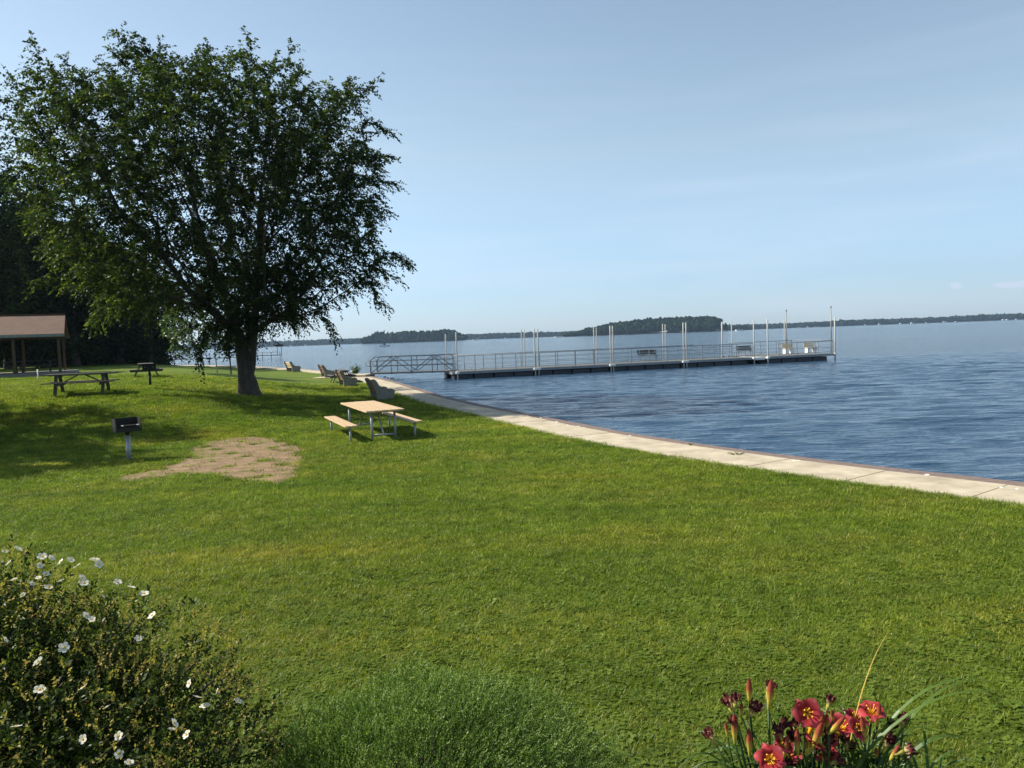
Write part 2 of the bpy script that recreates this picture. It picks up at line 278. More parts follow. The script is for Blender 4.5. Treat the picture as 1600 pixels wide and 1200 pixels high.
# ------------------------------------------------------------------ object helpers
def props(o, label=None, cat=None, group=None, kind=None):
    if label: o['label'] = label
    if cat: o['category'] = cat
    if group: o['group'] = group
    if kind: o['kind'] = kind
    return o
def empty(name, loc=(0, 0, 0), rz=0., label=None, cat=None, group=None):
    o = bpy.data.objects.new(name, None); o.empty_display_size = .2; COL.objects.link(o); o.location = loc; o.rotation_euler = (0, 0, rz)
    return props(o, label, cat, group)
def link(name, me, mat, parent=None):
    if mat is not None and not me.materials:
        for m in (mat if isinstance(mat, (list, tuple)) else [mat]): me.materials.append(m)
    o = bpy.data.objects.new(name, me); COL.objects.link(o); o.parent = parent; return o
def copy_tree(o, parent=None):
    c = o.copy(); COL.objects.link(c)
    if parent is not None: c.parent = parent
    for ch in list(o.children): copy_tree(ch, c)
    return c
class MB:
    def __init__(s): s.v = []; s.f = []; s.sm = []
    def add(s, v, f, smooth=False):
        k = len(s.v); s.v += [tuple(float(c) for c in p) for p in v]; s.f += [tuple(i+k for i in q) for q in f]; s.sm += [smooth]*len(f); return s
    def box(s, c, d, rz=0., bev=0.):
        """box centre c, full size d, bevelled edges when bev > 0"""
        x, y, z = [q/2 for q in d]; cz, sz = math.cos(rz), math.sin(rz)
        if bev <= 0:
            P = [(-x, -y, -z), (x, -y, -z), (x, y, -z), (-x, y, -z), (-x, -y, z), (x, -y, z), (x, y, z), (-x, y, z)]
            Fc = [(0, 3, 2, 1), (4, 5, 6, 7), (0, 1, 5, 4), (1, 2, 6, 5), (2, 3, 7, 6), (3, 0, 4, 7)]
        else:
            b = min(bev, x*.9, y*.9, z*.9); P = []
            for (X, Y, Zz) in ((x-b, y-b, -z), (x, y, -z+b), (x, y, z-b), (x-b, y-b, z)):
                P += [(-X, -Y, Zz), (X, -Y, Zz), (X, Y, Zz), (-X, Y, Zz)]
            Fc = [(0, 3, 2, 1), (12, 13, 14, 15)]
            for r in range(3):
                for k in range(4):
                    Fc.append((r*4+k, r*4+(k+1) % 4, (r+1)*4+(k+1) % 4, (r+1)*4+k))
        return s.add([(c[0]+p[0]*cz-p[1]*sz, c[1]+p[0]*sz+p[1]*cz, c[2]+p[2]) for p in P], Fc)
    def bar(s, a, b, w, h=None, up=(0, 0, 1)):
        """square-section bar from a to b"""
        h = h or w; a = np.array(a, float); b = np.array(b, float); d = nrm(b-a)
        u = np.array(up, float)
        if abs(d@u) > .95: u = np.array([0, 1., 0])
        x = nrm(np.cross(d, u)); y = np.cross(x, d); P = []
        for e in (a, b):
            for i, j in ((-1, -1), (1, -1), (1, 1), (-1, 1)): P.append(e+x*i*w/2+y*j*h/2)
        return s.add(P, [(0, 3, 2, 1)[::-1], (4, 5, 6, 7)[::-1], (0, 4, 5, 1)[::-1], (1, 5, 6, 2)[::-1], (2, 6, 7, 3)[::-1], (3, 7, 4, 0)[::-1]])
    def tube(s, pts, r, n=8, caps=True):
        pts = [np.array(p, float) for p in pts]; r = r if isinstance(r, (list, tuple, np.ndarray)) else [r]*len(pts); P = []; k0 = None
        t0 = nrm(pts[1]-pts[0]); u = np.array([0, 0, 1.]) if abs(t0[2]) < .9 else np.array([1., 0, 0]); x = nrm(np.cross(t0, u))
        for i, p in enumerate(pts):
            t = nrm(pts[min(i+1, len(pts)-1)]-pts[max(i-1, 0)]); x = nrm(x-t*(x@t)); y = np.cross(t, x)
            for k in range(n):
                a = 2*math.pi*k/n; P.append(p+(x*math.cos(a)+y*math.sin(a))*r[i])
        Fc = [(i*n+k, i*n+(k+1) % n, (i+1)*n+(k+1) % n, (i+1)*n+k) for i in range(len(pts)-1) for k in range(n)]
        s.add(P, Fc, True)
        if caps:
            b = len(s.v)-len(P); s.f.append(tuple(b+k for k in range(n))[::-1]); s.sm.append(False)
            s.f.append(tuple(b+(len(pts)-1)*n+k for k in range(n))); s.sm.append(False)
        return s
    def prism(s, poly, p0, ax, az, ay, t):
        """polygon (u,v) in plane ax/az at p0, thickness t along ay"""
        p0, ax, az, ay = [np.array(q, float) for q in (p0, ax, az, ay)]; n = len(poly)
        A = [p0+ax*u+az*v for u, v in poly]; B = [a+ay*t for a in A]
        return s.add(A+B, [tuple(range(n)), tuple(range(2*n-1, n-1, -1))]+[(i, i+n, (i+1) % n+n, (i+1) % n) for i in range(n)])
    def mesh(s, name):
        me = bpy.data.meshes.new(name); me.from_pydata(s.v, [], s.f); me.polygons.foreach_set('use_smooth', s.sm); me.validate(); me.update(); return me
    def build(s, name, mat, parent=None): return link(name, s.mesh(name), mat, parent)
def quadmesh(name, V, rnd, smooth=False):
    """V (n,4,3) quads with per-face attribute rnd"""
    n = len(V); me = bpy.data.meshes.new(name); me.vertices.add(n*4); me.vertices.foreach_set('co', np.ascontiguousarray(V, dtype=np.float32).ravel())
    me.loops.add(n*4); me.loops.foreach_set('vertex_index', np.arange(n*4, dtype=np.int32)); me.polygons.add(n)
    me.polygons.foreach_set('loop_start', np.arange(0, n*4, 4, dtype=np.int32)); me.polygons.foreach_set('loop_total', np.full(n, 4, dtype=np.int32))
    a = me.attributes.new('rnd', 'FLOAT', 'FACE'); a.data.foreach_set('value', np.asarray(rnd, dtype=np.float32)); me.update(calc_edges=True); return me
def unit(a): return a/np.maximum(np.linalg.norm(a, axis=-1, keepdims=True), 1e-9)
def leaves(P, D, Nn, ln, wd, fold=.0):
    """quads: leaf base P, direction D, rough normal Nn"""
    D = unit(D); S = unit(np.cross(D, Nn)); Nn = np.cross(S, D)
    ln = ln[:, None]; wd = wd[:, None]
    a = P; m = P+D*ln*.45; b = P+D*ln-Nn*ln*fold
    return np.stack([a, m+S*wd*.5, b, m-S*wd*.5], 1)

# ------------------------------------------------------------------ ground, path, water
def axis(lo, hi, step, far, g=1.35):
    a = list(np.arange(lo, hi+step/2, step)); s = step
    while a[-1] < far[1]: s *= g; a.append(a[-1]+s)
    s = step
    while a[0] > far[0]: s *= g; a.insert(0, a[0]-s)
    return np.array(a)
gx = axis(-42, 17, .42, (-5000, 5000)); gy = axis(1.4, 62, .42, (-300, 7000), 1.22)
XX, YY = np.meshgrid(gx, gy); P2 = np.stack([XX.ravel(), YY.ravel()], 1)
dd = seg_dist(P2, SH); zz = height_d(P2[:, 0], P2[:, 1], dd)
slope = ss((1.05-dd)/.7); zz = zz*(1-slope)+(-1.7)*slope
nx, ny = len(gx), len(gy); me = bpy.data.meshes.new('lawn')
idx = (np.arange(ny-1)[:, None]*nx+np.arange(nx-1)[None, :]).ravel()
me.from_pydata(np.column_stack([P2, zz]).tolist(), [], np.stack([idx, idx+1, idx+nx+1, idx+nx], 1).tolist()); me.polygons.foreach_set('use_smooth', [True]*len(me.polygons))
props(link('lawn', me, MT['lawn']), kind='structure')

# water: fine real ripples near the shore, coarse beyond
def water():
    wx = axis(-14, 50, .24, (-6000, 6000), 1.3); wy = axis(9, 78, .145, (-300, 9000), 1.2)
    X, Y = np.meshgrid(wx, wy); z = np.zeros_like(X); r = np.random.RandomState(3)
    for k in range(26):
        lam = .45*1.13**k if k < 14 else r.uniform(.5, 2.6); th = r.normal(1.60, .25); amp = .0054*lam**.85*r.uniform(.6, 1.3)
        kx, ky = math.cos(th)*2*math.pi/lam, math.sin(th)*2*math.pi/lam; ph = r.uniform(0, 6.3)
        z += amp*np.sin(kx*X+ky*Y+ph+.5*np.sin(X*.31+k)+.4*np.sin(Y*.23+k*2))
    fade = (1-ss((X-44)/5))*ss((X+14)/3)*(1-ss((Y-44)/32))*ss((Y-8)/2); z = z*fade-.22
    n1, n2 = len(wx), len(wy); me = bpy.data.meshes.new('water'); i = (np.arange(n2-1)[:, None]*n1+np.arange(n1-1)[None, :]).ravel()
    V = np.column_stack([X.ravel(), Y.ravel(), z.ravel()]); n = len(i); me.vertices.add(len(V)); me.vertices.foreach_set('co', V.astype(np.float32).ravel())
    q = np.stack([i, i+1, i+n1+1, i+n1], 1).astype(np.int32); me.loops.add(n*4); me.loops.foreach_set('vertex_index', q.ravel()); me.polygons.add(n)
    me.polygons.foreach_set('loop_start', np.arange(0, n*4, 4, dtype=np.int32)); me.polygons.foreach_set('loop_total', np.full(n, 4, dtype=np.int32))
    me.polygons.foreach_set('use_smooth', np.ones(n, dtype=bool)); me.update(calc_edges=True)
    props(link('water', me, MT['water']), kind='structure')
water()

# path slabs and sea wall follow the shoreline
def resample(A, step):
    s = np.r_[0, np.cumsum(np.linalg.norm(np.diff(A, axis=0), axis=1))]; t = np.arange(0, s[-1], step)
    return np.stack([np.interp(t, s, A[:, 0]), np.interp(t, s, A[:, 1])], 1)
k0 = np.argmin(np.abs(SH[:, 0]-16.5)); SHP = SH[(SH[:, 0] < 24) & (SH[:, 0] > -62)]
R = resample(SHP, .31)
T = unit(np.gradient(R, axis=0)); NL = np.stack([-T[:, 1], T[:, 0]], 1)
def zpath(P): return .15*ss((P[:, 1]-38)/22)+.004
def smoothn(n, k, seed):
    r = np.random.RandomState(seed).normal(size=n+k); return np.convolve(r, np.ones(k)/k, 'same')[:n]*math.sqrt(k)
zz0 = zpath(R); CW = .38; PW = 1.34
def strip(a, b, z, top=.02):
    return np.column_stack([R+NL*a[:, None] if hasattr(a, '__len__') else R+NL*a, z+top]), np.column_stack([R+NL*b[:, None] if hasattr(b, '__len__') else R+NL*b, z+top])
# slabs: groups of 6 steps (1.86 m) with a joint gap
mb = MB(); n = len(R); edge_i = CW+.012*smoothn(n, 5, 1); edge_o = CW+PW+.03*smoothn(n, 4, 2)
In, _ = strip(edge_i, edge_o, zz0, .022); Out = np.column_stack([R+NL*edge_o[:, None], zz0+.022])
for s0 in range(0, n-7, 6):
    tilt = random.uniform(-.004, .004); V = []; cnt = 7
    for k in range(7):
        i = s0+k; q = In[i].copy(); w = Out[i].copy(); q[2] += tilt; w[2] += tilt
        if k == 0: q[:2] += T[i]*.009; w[:2] += T[i]*.009
        if k == 6: q[:2] -= T[i]*.009; w[:2] -= T[i]*.009
        V += [q, w, q-[0, 0, .09], w-[0, 0, .09]]
    Fc = []
    for k in range(6):
        a = k*4; b = a+4; Fc += [(a, a+1, b+1, b), (a+1, a+3, b+3, b+1), (a+2, a, b, b+2)]
    Fc += [(0, 2, 3, 1), (24, 25, 27, 26)]
    mb.add(V, Fc)
props(mb.build('path', MT['concrete']), kind='structure')
mb = MB(); A, B = strip(CW-.01, CW+PW-.05, zz0, -.018)
mb.add(list(A)+list(B), [(i, i+n, i+n+1, i+1) for i in range(n-1)])
props(mb.build('path_bed', MT['joint']), kind='structure')
mb = MB(); wob = .025*smoothn(n, 3, 5); t1 = np.column_stack([R+NL*(wob*.6)[:, None], zz0+.012]); t2 = np.column_stack([R+NL*(CW+.004), zz0+.012]); t3 = np.column_stack([R+NL*(-.05), zz0-1.5]); t4 = np.column_stack([R+NL*(CW), zz0-.2])
mb.add(list(t1)+list(t2)+list(t3)+list(t4), [q for i in range(n-1) for q in ((i, i+n, i+n+1, i+1), (i, i+1, i+2*n+1, i+2*n), (i+n, i+3*n, i+3*n+1, i+n+1))])
props(mb.build('seawall', MT['cap']), 'low sea wall with a reddish brown stone cap between the pale path and the water', 'sea wall')

# dirt patch
def dirt():
    pts = [(170, 752), (205, 742), (240, 734), (275, 724), (292, 712), (300, 699), (325, 691), (350, 686), (392, 682), (430, 684), (452, 693), (474, 701), (478, 718), (474, 733), (470, 748), (440, 758), (415, 757), (385, 754), (355, 749), (330, 745), (300, 743), (270, 747), (235, 750), (200, 755)]
    P = np.array([G(a, b)[:2] for a, b in pts]); P = np.vstack([P, P[:1]])
    Q = resample(P, .06); r = np.random.RandomState(5); nn_ = smoothn(len(Q), 7, 8)*.045+smoothn(len(Q), 2, 9)*.025
    t = unit(np.gradient(Q, axis=0)); Q = Q+np.stack([-t[:, 1], t[:, 0]], 1)*nn_[:, None]; return Q
DIRT = dirt()
def inside(P, poly):
    x, y = P[:, 0], P[:, 1]; c = np.zeros(len(P), bool); j = len(poly)-1
    for i in range(len(poly)):
        xi, yi = poly[i]; xj, yj = poly[j]
        if yi != yj: c ^= ((yi > y) != (yj > y)) & (x < (xj-xi)*(y-yi)/(yj-yi)+xi)
        j = i
    return c
# triangulated as a grid clipped to the ragged outline so it hugs the terrain
lo, hi = DIRT.min(0), DIRT.max(0); st_ = .05; ax_ = np.arange(lo[0], hi[0], st_); ay_ = np.arange(lo[1], hi[1], st_)
AX, AY = np.meshgrid(ax_, ay_); PP = np.stack([AX.ravel(), AY.ravel()], 1); INS = inside(PP, DIRT)
PZ = height(PP[:, 0], PP[:, 1])+.012+.006*np.sin(PP[:, 0]*23)*np.sin(PP[:, 1]*19)
hole = (np.sin(PP[:, 0]*5.1+1)*np.sin(PP[:, 1]*4.3+.5)+.4*np.sin(PP[:, 0]*13)*np.sin(PP[:, 1]*11)) > 1.05
m_ = len(ax_); ok = (INS & ~hole).reshape(AX.shape); fq = []
for j in range(len(ay_)-1):
    for i in range(m_-1):
        if ok[j, i] and ok[j, i+1] and ok[j+1, i] and ok[j+1, i+1]: a = j*m_+i; fq.append((a, a+1, a+m_+1, a+m_))
used = sorted({i for q in fq for i in q}); mp_ = {u: k for k, u in enumerate(used)}
me = bpy.data.meshes.new('dirt_patch'); me.from_pydata([(*PP[u], PZ[u]) for u in used], [], [tuple(mp_[i] for i in q) for q in fq]); me.polygons.foreach_set('use_smooth', [True]*len(me.polygons))
props(link('dirt_patch', me, MT['dirt']), kind='structure')

# ------------------------------------------------------------------ grass
def grass():
    protos = bpy.data.collections.new('grass_source')
    def blade(V, r, x, y, h, w, lean, az):
        d = np.array([math.cos(az), math.sin(az)]); s = np.array([-d[1], d[0]])
        b = np.array([x, y]); m = b+d*lean*.35; t = b+d*lean
        V.append([(*(b-s*w/2), -.012), (*(b+s*w/2), -.012), (*(m+s*w*.4), h*.6), (*(m-s*w*.4), h*.6)])
        V.append([(*(m-s*w*.4), h*.6), (*(m+s*w*.4), h*.6), (*(t+s*w*.05), h), (*(t-s*w*.05), h)])
    names = []
    def tuft(nm, n, R_, h0, h1, w, mat, seed):
        r = np.random.RandomState(seed); V = []
        for _ in range(n):
            a = r.uniform(0, 6.3); q = R_*math.sqrt(r.rand()); blade(V, r, q*math.cos(a), q*math.sin(a), r.uniform(h0, h1), w*r.uniform(.7, 1.3), r.uniform(.005, .045), r.uniform(0, 6.3))
        me = quadmesh(nm, np.array(V), np.zeros(len(V))); me.materials.append(mat); o = bpy.data.objects.new(nm, me); protos.objects.link(o); names.append(nm)
    for k in range(4): tuft('gp_a%d' % k, 32, .075, .018, .044, .0030, MT['grassA'], 10+k)
    tuft('gp_b0', 14, .06, .015, .032, .003, MT['grassB'], 30)
    # clover: three round leaflets on short stems
    r = np.random.RandomState(4); V = []
    for _ in range(9):
        x, y = r.uniform(-.05, .05, 2); z = r.uniform(.022, .036); a0 = r.uniform(0, 6)
        for k in range(3):
            a = a0+k*2.1; c = np.array([x+.008*math.cos(a), y+.008*math.sin(a)]); s = .0075
            V.append([(c[0]-s, c[1]-s, z), (c[0]+s, c[1]-s, z+.002), (c[0]+s, c[1]+s, z+.004), (c[0]-s, c[1]+s, z+.001)])
    me = quadmesh('gp_c0', np.array(V), np.zeros(len(V))); me.materials.append(MT['clover']); o = bpy.data.objects.new('gp_c0', me); protos.objects.link(o)
    mb = MB(); 
    mb.tube([(0, 0, 0), (.002, 0, .04)], .0012, 4); mb.tube([(.002, 0, .036), (.002, 0, .042), (.002, 0, .052), (.002, 0, .058)], [.005, .010, .010, .004], 7)
    me = mb.mesh('gp_d0'); me.materials.append(MT['clflower']); o = bpy.data.objects.new('gp_d0', me); protos.objects.link(o)
    # points
    r = np.random.RandomState(11); pts = []
    n_try = 330000
    y = 3.3*np.exp(r.rand(n_try)*math.log(46/3.3))           # density ~ 1/y per row; width grows with y
    x = (r.rand(n_try)*2-1)*(y*.68+1.6)
    P = np.stack([x, y], 1); d = seg_dist(P, SH); keep = d > CW+PW-.02+.05*r.rand(n_try)
    P = P[keep]; d = d[keep]; ins = inside(P, DIRT) & ~((np.sin(P[:, 0]*5.1+1)*np.sin(P[:, 1]*4.3+.5)+.4*np.sin(P[:, 0]*13)*np.sin(P[:, 1]*11)) > 1.0)
    de = np.full(len(P), 9.); de[ins] = np.abs(seg_dist(P[ins], DIRT)); k2 = ~ins | (r.rand(len(P)) < .03+.45*np.exp(-de/.09)); P = P[k2]; d = d[k2]
    z = height_d(P[:, 0], P[:, 1], d); n = len(P)
    dist = P[:, 1]; s = np.clip(.75+dist/11., 1, 4.2); sh = np.clip(.8+dist/40., .9, 1.5)*r.uniform(.7, 1.2, n)
    pn = np.sin(P[:, 0]*1.3+.7*np.sin(P[:, 1]*.9))*np.sin(P[:, 1]*1.7+P[:, 0]*.4)
    u = r.rand(n); ind = np.where(u < .055+.06*(pn > .45), 4, r.randint(0, 4, n)); ind = np.where((r.rand(n) < .06) & (dist < 8.5), 5, ind); ind = np.where((r.rand(n) < .00022) & (dist < 22), 6, ind)
    near_path = (d < CW+PW+.18); sh = np.where(near_path, sh*1.35, sh)
    scl = np.stack([s, s, sh], 1); scl[ind == 6] = .62; scl[ind == 5] = 1.05
    rot = np.stack([r.normal(0, .12, n), r.normal(0, .12, n), r.uniform(0, 6.283, n)], 1)
    me = bpy.data.meshes.new('grass'); me.vertices.add(n); me.vertices.foreach_set('co', np.column_stack([P, z]).astype(np.float32).ravel())
    for nm, ty, arr in (('scl', 'FLOAT_VECTOR', scl), ('rot', 'FLOAT_VECTOR', rot)):
        a = me.attributes.new(nm, ty, 'POINT'); a.data.foreach_set('vector', arr.astype(np.float32).ravel())
    a = me.attributes.new('ind', 'INT', 'POINT'); a.data.foreach_set('value', ind.astype(np.int32))
    o = bpy.data.objects.new('grass', me); COL.objects.link(o); props(o, 'short mown green lawn grass with dry blades and scattered clover', 'grass', kind='stuff')
    ng = bpy.data.node_groups.new('scatter', 'GeometryNodeTree'); ng.interface.new_socket('Geometry', in_out='INPUT', socket_type='NodeSocketGeometry'); ng.interface.new_socket('Geometry', in_out='OUTPUT', socket_type='NodeSocketGeometry')
    gi = ng.nodes.new('NodeGroupInput'); go = ng.nodes.new('NodeGroupOutput'); ip = ng.nodes.new('GeometryNodeInstanceOnPoints'); ci = ng.nodes.new('GeometryNodeCollectionInfo')
    ci.inputs['Collection'].default_value = protos; ci.inputs['Separate Children'].default_value = True; ci.inputs['Reset Children'].default_value = True
    def na(nm, ty):
        q = ng.nodes.new('GeometryNodeInputNamedAttribute'); q.data_type = ty; q.inputs[0].default_value = nm; return q.outputs[0]
    Lk = ng.links.new; Lk(gi.outputs[0], ip.inputs['Points']); Lk(ci.outputs[0], ip.inputs['Instance']); ip.inputs['Pick Instance'].default_value = True
    Lk(na('ind', 'INT'), ip.inputs['Instance Index']); Lk(na('scl', 'FLOAT_VECTOR'), ip.inputs['Scale'])
    er = ng.nodes.new('FunctionNodeEulerToRotation'); Lk(na('rot', 'FLOAT_VECTOR'), er.inputs[0]); Lk(er.outputs[0], ip.inputs['Rotation']); Lk(ip.outputs[0], go.inputs[0])
    md = o.modifiers.new('scatter', 'NODES'); md.node_group = ng
    print('grass tufts', n)
grass()

# ------------------------------------------------------------------ trees
def skeleton(seed, base_paths, ells, n_attr, D=.32, di=2.4, dk=.55, iters=120, trop=(0, 0, 0), shell=0.):
    r = np.random.RandomState(seed); A = []
    vols = np.array([e[1][0]*e[1][1]*e[1][2]*(e[2] if len(e) > 2 else 1) for e in ells]); cnt = (vols/vols.sum()*n_attr).astype(int)
    for e, c in zip(ells, cnt):
        v = r.normal(size=(c, 3)); v = unit(v)*(r.rand(c, 1)*(1-shell)+shell)**(1/3.); A.append(np.array(e[0])+v*np.array(e[1]))
    A = np.vstack(A); nodes = []; par = []
    for path, pidx in base_paths:
        last = pidx
        for p in path:
            nodes.append(np.array(p, float)); par.append(last); last = len(nodes)-1
    near = np.full(len(A), -1); nd = np.full(len(A), 1e9); alive = np.ones(len(A), bool)
    def upd(i0):
        for i in range(i0, len(nodes)):
            q = np.linalg.norm(A-nodes[i], axis=1); m = q < nd; nd[m] = q[m]; near[m] = i
    upd(0); trop = np.array(trop)
    for it in range(iters):
        reach = di if it > 6 else 50
        m = alive & (nd < reach)
        if not m.any():
            m = alive & (nd < 50)
            if not m.any(): break
        i0 = len(nodes); ids = near[m]; dirs = unit(A[m]-np.array([nodes[k] for k in ids]))
        acc = {}
        for k, dv in zip(ids, dirs): acc.setdefault(k, []).append(dv)
        for k, v in acc.items():
            dv = np.mean(v, 0); 
            if par[k] is not None and par[k] >= 0: dv = dv+.35*unit(nodes[k]-nodes[par[k]])
            dv = unit(dv+trop+r.normal(0, .13, 3)); nodes.append(nodes[k]+dv*D); par.append(k)
        upd(i0); alive &= ~(nd < dk)
        if len(nodes) > 9000: break
    return np.array(nodes), np.array(par)
def tree_mesh(name, nodes, par, r_tip=.012, expo=2.4, rmax=None, flare=None, sides=7, minr=0.):
    n = len(nodes); rad = np.zeros(n); kids = [[] for _ in range(n)]
    for i, p in enumerate(par):
        if p >= 0: kids[p].append(i)
    for i in range(n-1, -1, -1):
        if not kids[i]: rad[i] = r_tip
        else: rad[i] = sum(rad[k]**expo for k in kids[i])**(1/expo)*1.003
    if rmax: rad = r_tip+(rad-r_tip)*(rmax-r_tip)/(rad.max()-r_tip)
    if flare: rad = rad*(1+flare*np.exp(-nodes[:, 2]/.38)) 
    mb = MB(); done = np.zeros(n, bool)
    starts = [i for i in range(n) if par[i] < 0]; stack = [(i, -1) for i in starts]
    while stack:
        i, frm = stack.pop(); ch = [] if frm < 0 else [frm]
        while True:
            ch.append(i)
            if not kids[i]: break
            ks = sorted(kids[i], key=lambda k: -rad[k])
            for k in ks[1:]: stack.append((k, i))
            i = ks[0]
        if len(ch) < 2: continue
        rr = [rad[c] for c in ch]
        if frm >= 0: rr[0] = rr[1]
        if max(rr) < minr: continue
        mb.tube([nodes[c] for c in ch], rr, 12 if rr[0] > .15 else (sides if rr[0] > .04 else 4), caps=False)
    return mb.mesh(name), rad, kids
def foliage(name, nodes, par, rad, kids, rcut, n_sprig, n_leaf, L0, lsize, seed, droop=.25, spread=1., zmin=-9, keep=None, light=None):
    r = np.random.RandomState(seed); c0 = nodes.mean(0)
    m = (rad < rcut) & (nodes[:, 2] > zmin) & (par >= 0)
    if keep is not None: m &= keep(nodes)
    T_ = np.where(m)[0]; dirp = unit(nodes[T_]-nodes[par[T_]])
    K = np.repeat(np.arange(len(T_)), n_sprig); n = len(K); P = nodes[T_][K]; D = unit(dirp[K]*.9+r.normal(0, .6, (n, 3))*spread+unit(P-c0)*.35+np.array([0, 0, -droop*.5]))
    LL = L0*r.uniform(.45, 1.25, n); V = []; 
    tone = np.clip(r.normal(.42, .20, n), 0, 1)
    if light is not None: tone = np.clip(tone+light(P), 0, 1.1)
    tl = (np.arange(n_leaf)+.5)/n_leaf; rn = []
    for k, t in enumerate(tl):
        q = P+D*(LL*t)[:, None]+np.array([0, 0, -1])*(droop*LL*t*t)[:, None]
        side = unit(np.cross(D, r.normal(0, .35, (n, 3))+[0, 0, 1]))*(1 if k % 2 else -1)
        dl = unit(D*.6+side*.8+r.normal(0, .35, (n, 3))+np.array([0, 0, -.35])); Nn = unit(np.array([0, 0, 1.])+r.normal(0, .55, (n, 3)))
        s = lsize*r.uniform(.7, 1.25, n); V.append(leaves(q, dl, Nn, s, s*.6, .15)); rn.append(np.clip(tone+r.normal(0, .16, n), 0, 1))
    return quadmesh(name, np.concatenate(V), np.concatenate(rn))

# the big elm
def elm():
    b = G(389, 619); b[2] -= .02
    t = empty('elm_tree', b, 0, 'large spreading elm with a forked grey trunk, alone on the lawn near the path', 'tree')
    base = [(0, 0, -.15), (0, 0, .25), (-.02, 0, .6), (0, 0, 1.0), (.02, 0, 1.4), (.06, 0, 1.8)]
    pR = [(.15, .02, 1.35), (.2, .03, 1.8), (.23, .05, 2.2), (.30, .05, 2.6), (.38, .02, 3.05), (.46, 0, 3.5), (.5, 0, 4.0), (.52, 0, 4.6)]
    pL = [(-.14, .0, 1.3), (-.17, 0, 1.75), (-.2, .0, 2.15), (-.26, -.02, 2.5), (-.38, 0, 2.9), (-.5, .05, 3.3), (-.66, .1, 3.8), (-.86, .1, 4.3)]
    pM = [(.02, .25, 2.3), (0, .4, 2.9), (-.02, .45, 3.5), (-.02, .5, 4.2)]
    pB = [(.85, -.2, 2.95), (1.3, -.3, 3.2), (1.8, -.35, 3.4)]
    pW = [(-.7, -.3, 3.1), (-1.1, -.5, 3.55), (-1.6, -.6, 4.0)]
    ells = [((-1.9, 0, 8.6), (6.2, 6.5, 5.2)), ((1.5, 0, 8.9), (4.3, 5.6, 4.7)), ((-5.2, 0, 10.9), (3.3, 3.8, 2.7), 1.4), ((4.0, -.3, 6.3), (2.1, 3.2, 2.2), 1.7), ((-3.5, -.3, 5.4), (3.3, 4.4, 2.0), 1.3),
            ((1.9, -.3, 3.8), (1.7, 1.8, 1.0), 5.0), ((0, -.5, 3.1), (1.0, .9, 1.1), 2.5), ((-.8, -.5, 3.2), (1.5, 1.5, 1.5), 2.4), ((-2.4, -.3, 4.3), (1.8, 2.4, 1.0), 1.4), ((4.3, -.4, 10.0), (1.9, 3, 2.4)), ((-2.8, 0, 12.8), (1.9, 2.6, 1.4), 1.5), ((.6, 0, 12.8), (1.8, 2.4, 1.1), 1.3), ((5.2, -.2, 4.7), (.8, 1.2, 1.3), 3.5)]
    nodes, par = skeleton(21, [(base, -1), (pR, 2), (pL, 2), (pM, 5), (pW, 17), (pB, 9)], ells, 4200, D=.36, di=3.0, dk=.55, iters=90, trop=(0, 0, .06))
    # long leading shoots that break up the outline
    r = np.random.RandomState(4); kid = np.bincount(par[par >= 0], minlength=len(nodes)); ends = np.where(kid == 0)[0]; ctr = np.array([-1.0, 0, 7.6]); nn, pp = list(nodes), list(par)
    out = np.linalg.norm((nodes[ends]-ctr)/[8.3, 7.2, 6.2], axis=1)
    for e, o_ in zip(ends, out):
        if o_ < .78 or r.rand() > .40: continue
        d = unit(unit(nodes[e]-ctr)*1.0+unit(nodes[e]-nodes[par[e]])*.8+r.normal(0, .3, 3)+np.array([0, 0, .25])); q = nodes[e]; last = e
        for k in range(r.randint(1, 4)):
            d = unit(d+np.array([0, 0, -.16])+r.normal(0, .1, 3)); q = q+d*.33; nn.append(q); pp.append(last); last = len(nn)-1
    nodes, par = np.array(nn), np.array(pp)
    me, rad, kids = tree_mesh('trunk', nodes, par, .010, 1.9, rmax=.35, flare=.6)
    link('trunk', me, MT['bark'], t)
    cr = foliage('crown', nodes, par, rad, kids, .036, 5, 14, .70, .130, 5, droop=.36, light=lambda P: .26*ss((-1.0-P[:, 0])/2.5)*ss((7.2-P[:, 2])/3.0)+.10*ss((-2-P[:, 0])/5))  # sunlight on the low left limbs painted in as a paler leaf tone
    low = foliage('low_foliage', nodes, par, rad, kids, .30, 7, 14, .85, .130, 9, droop=.30, spread=1.7, keep=lambda P: (P[:, 0] > -1.3) & (P[:, 0] < 2.6) & (P[:, 2] > 2.5) & (P[:, 2] < 5.6) & (abs(P[:, 1]) < 1.6))
    link('low_foliage', low, MT['elm'], t)
    print('elm nodes', len(nodes), 'leaves', len(cr.polygons))
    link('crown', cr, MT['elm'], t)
elm()

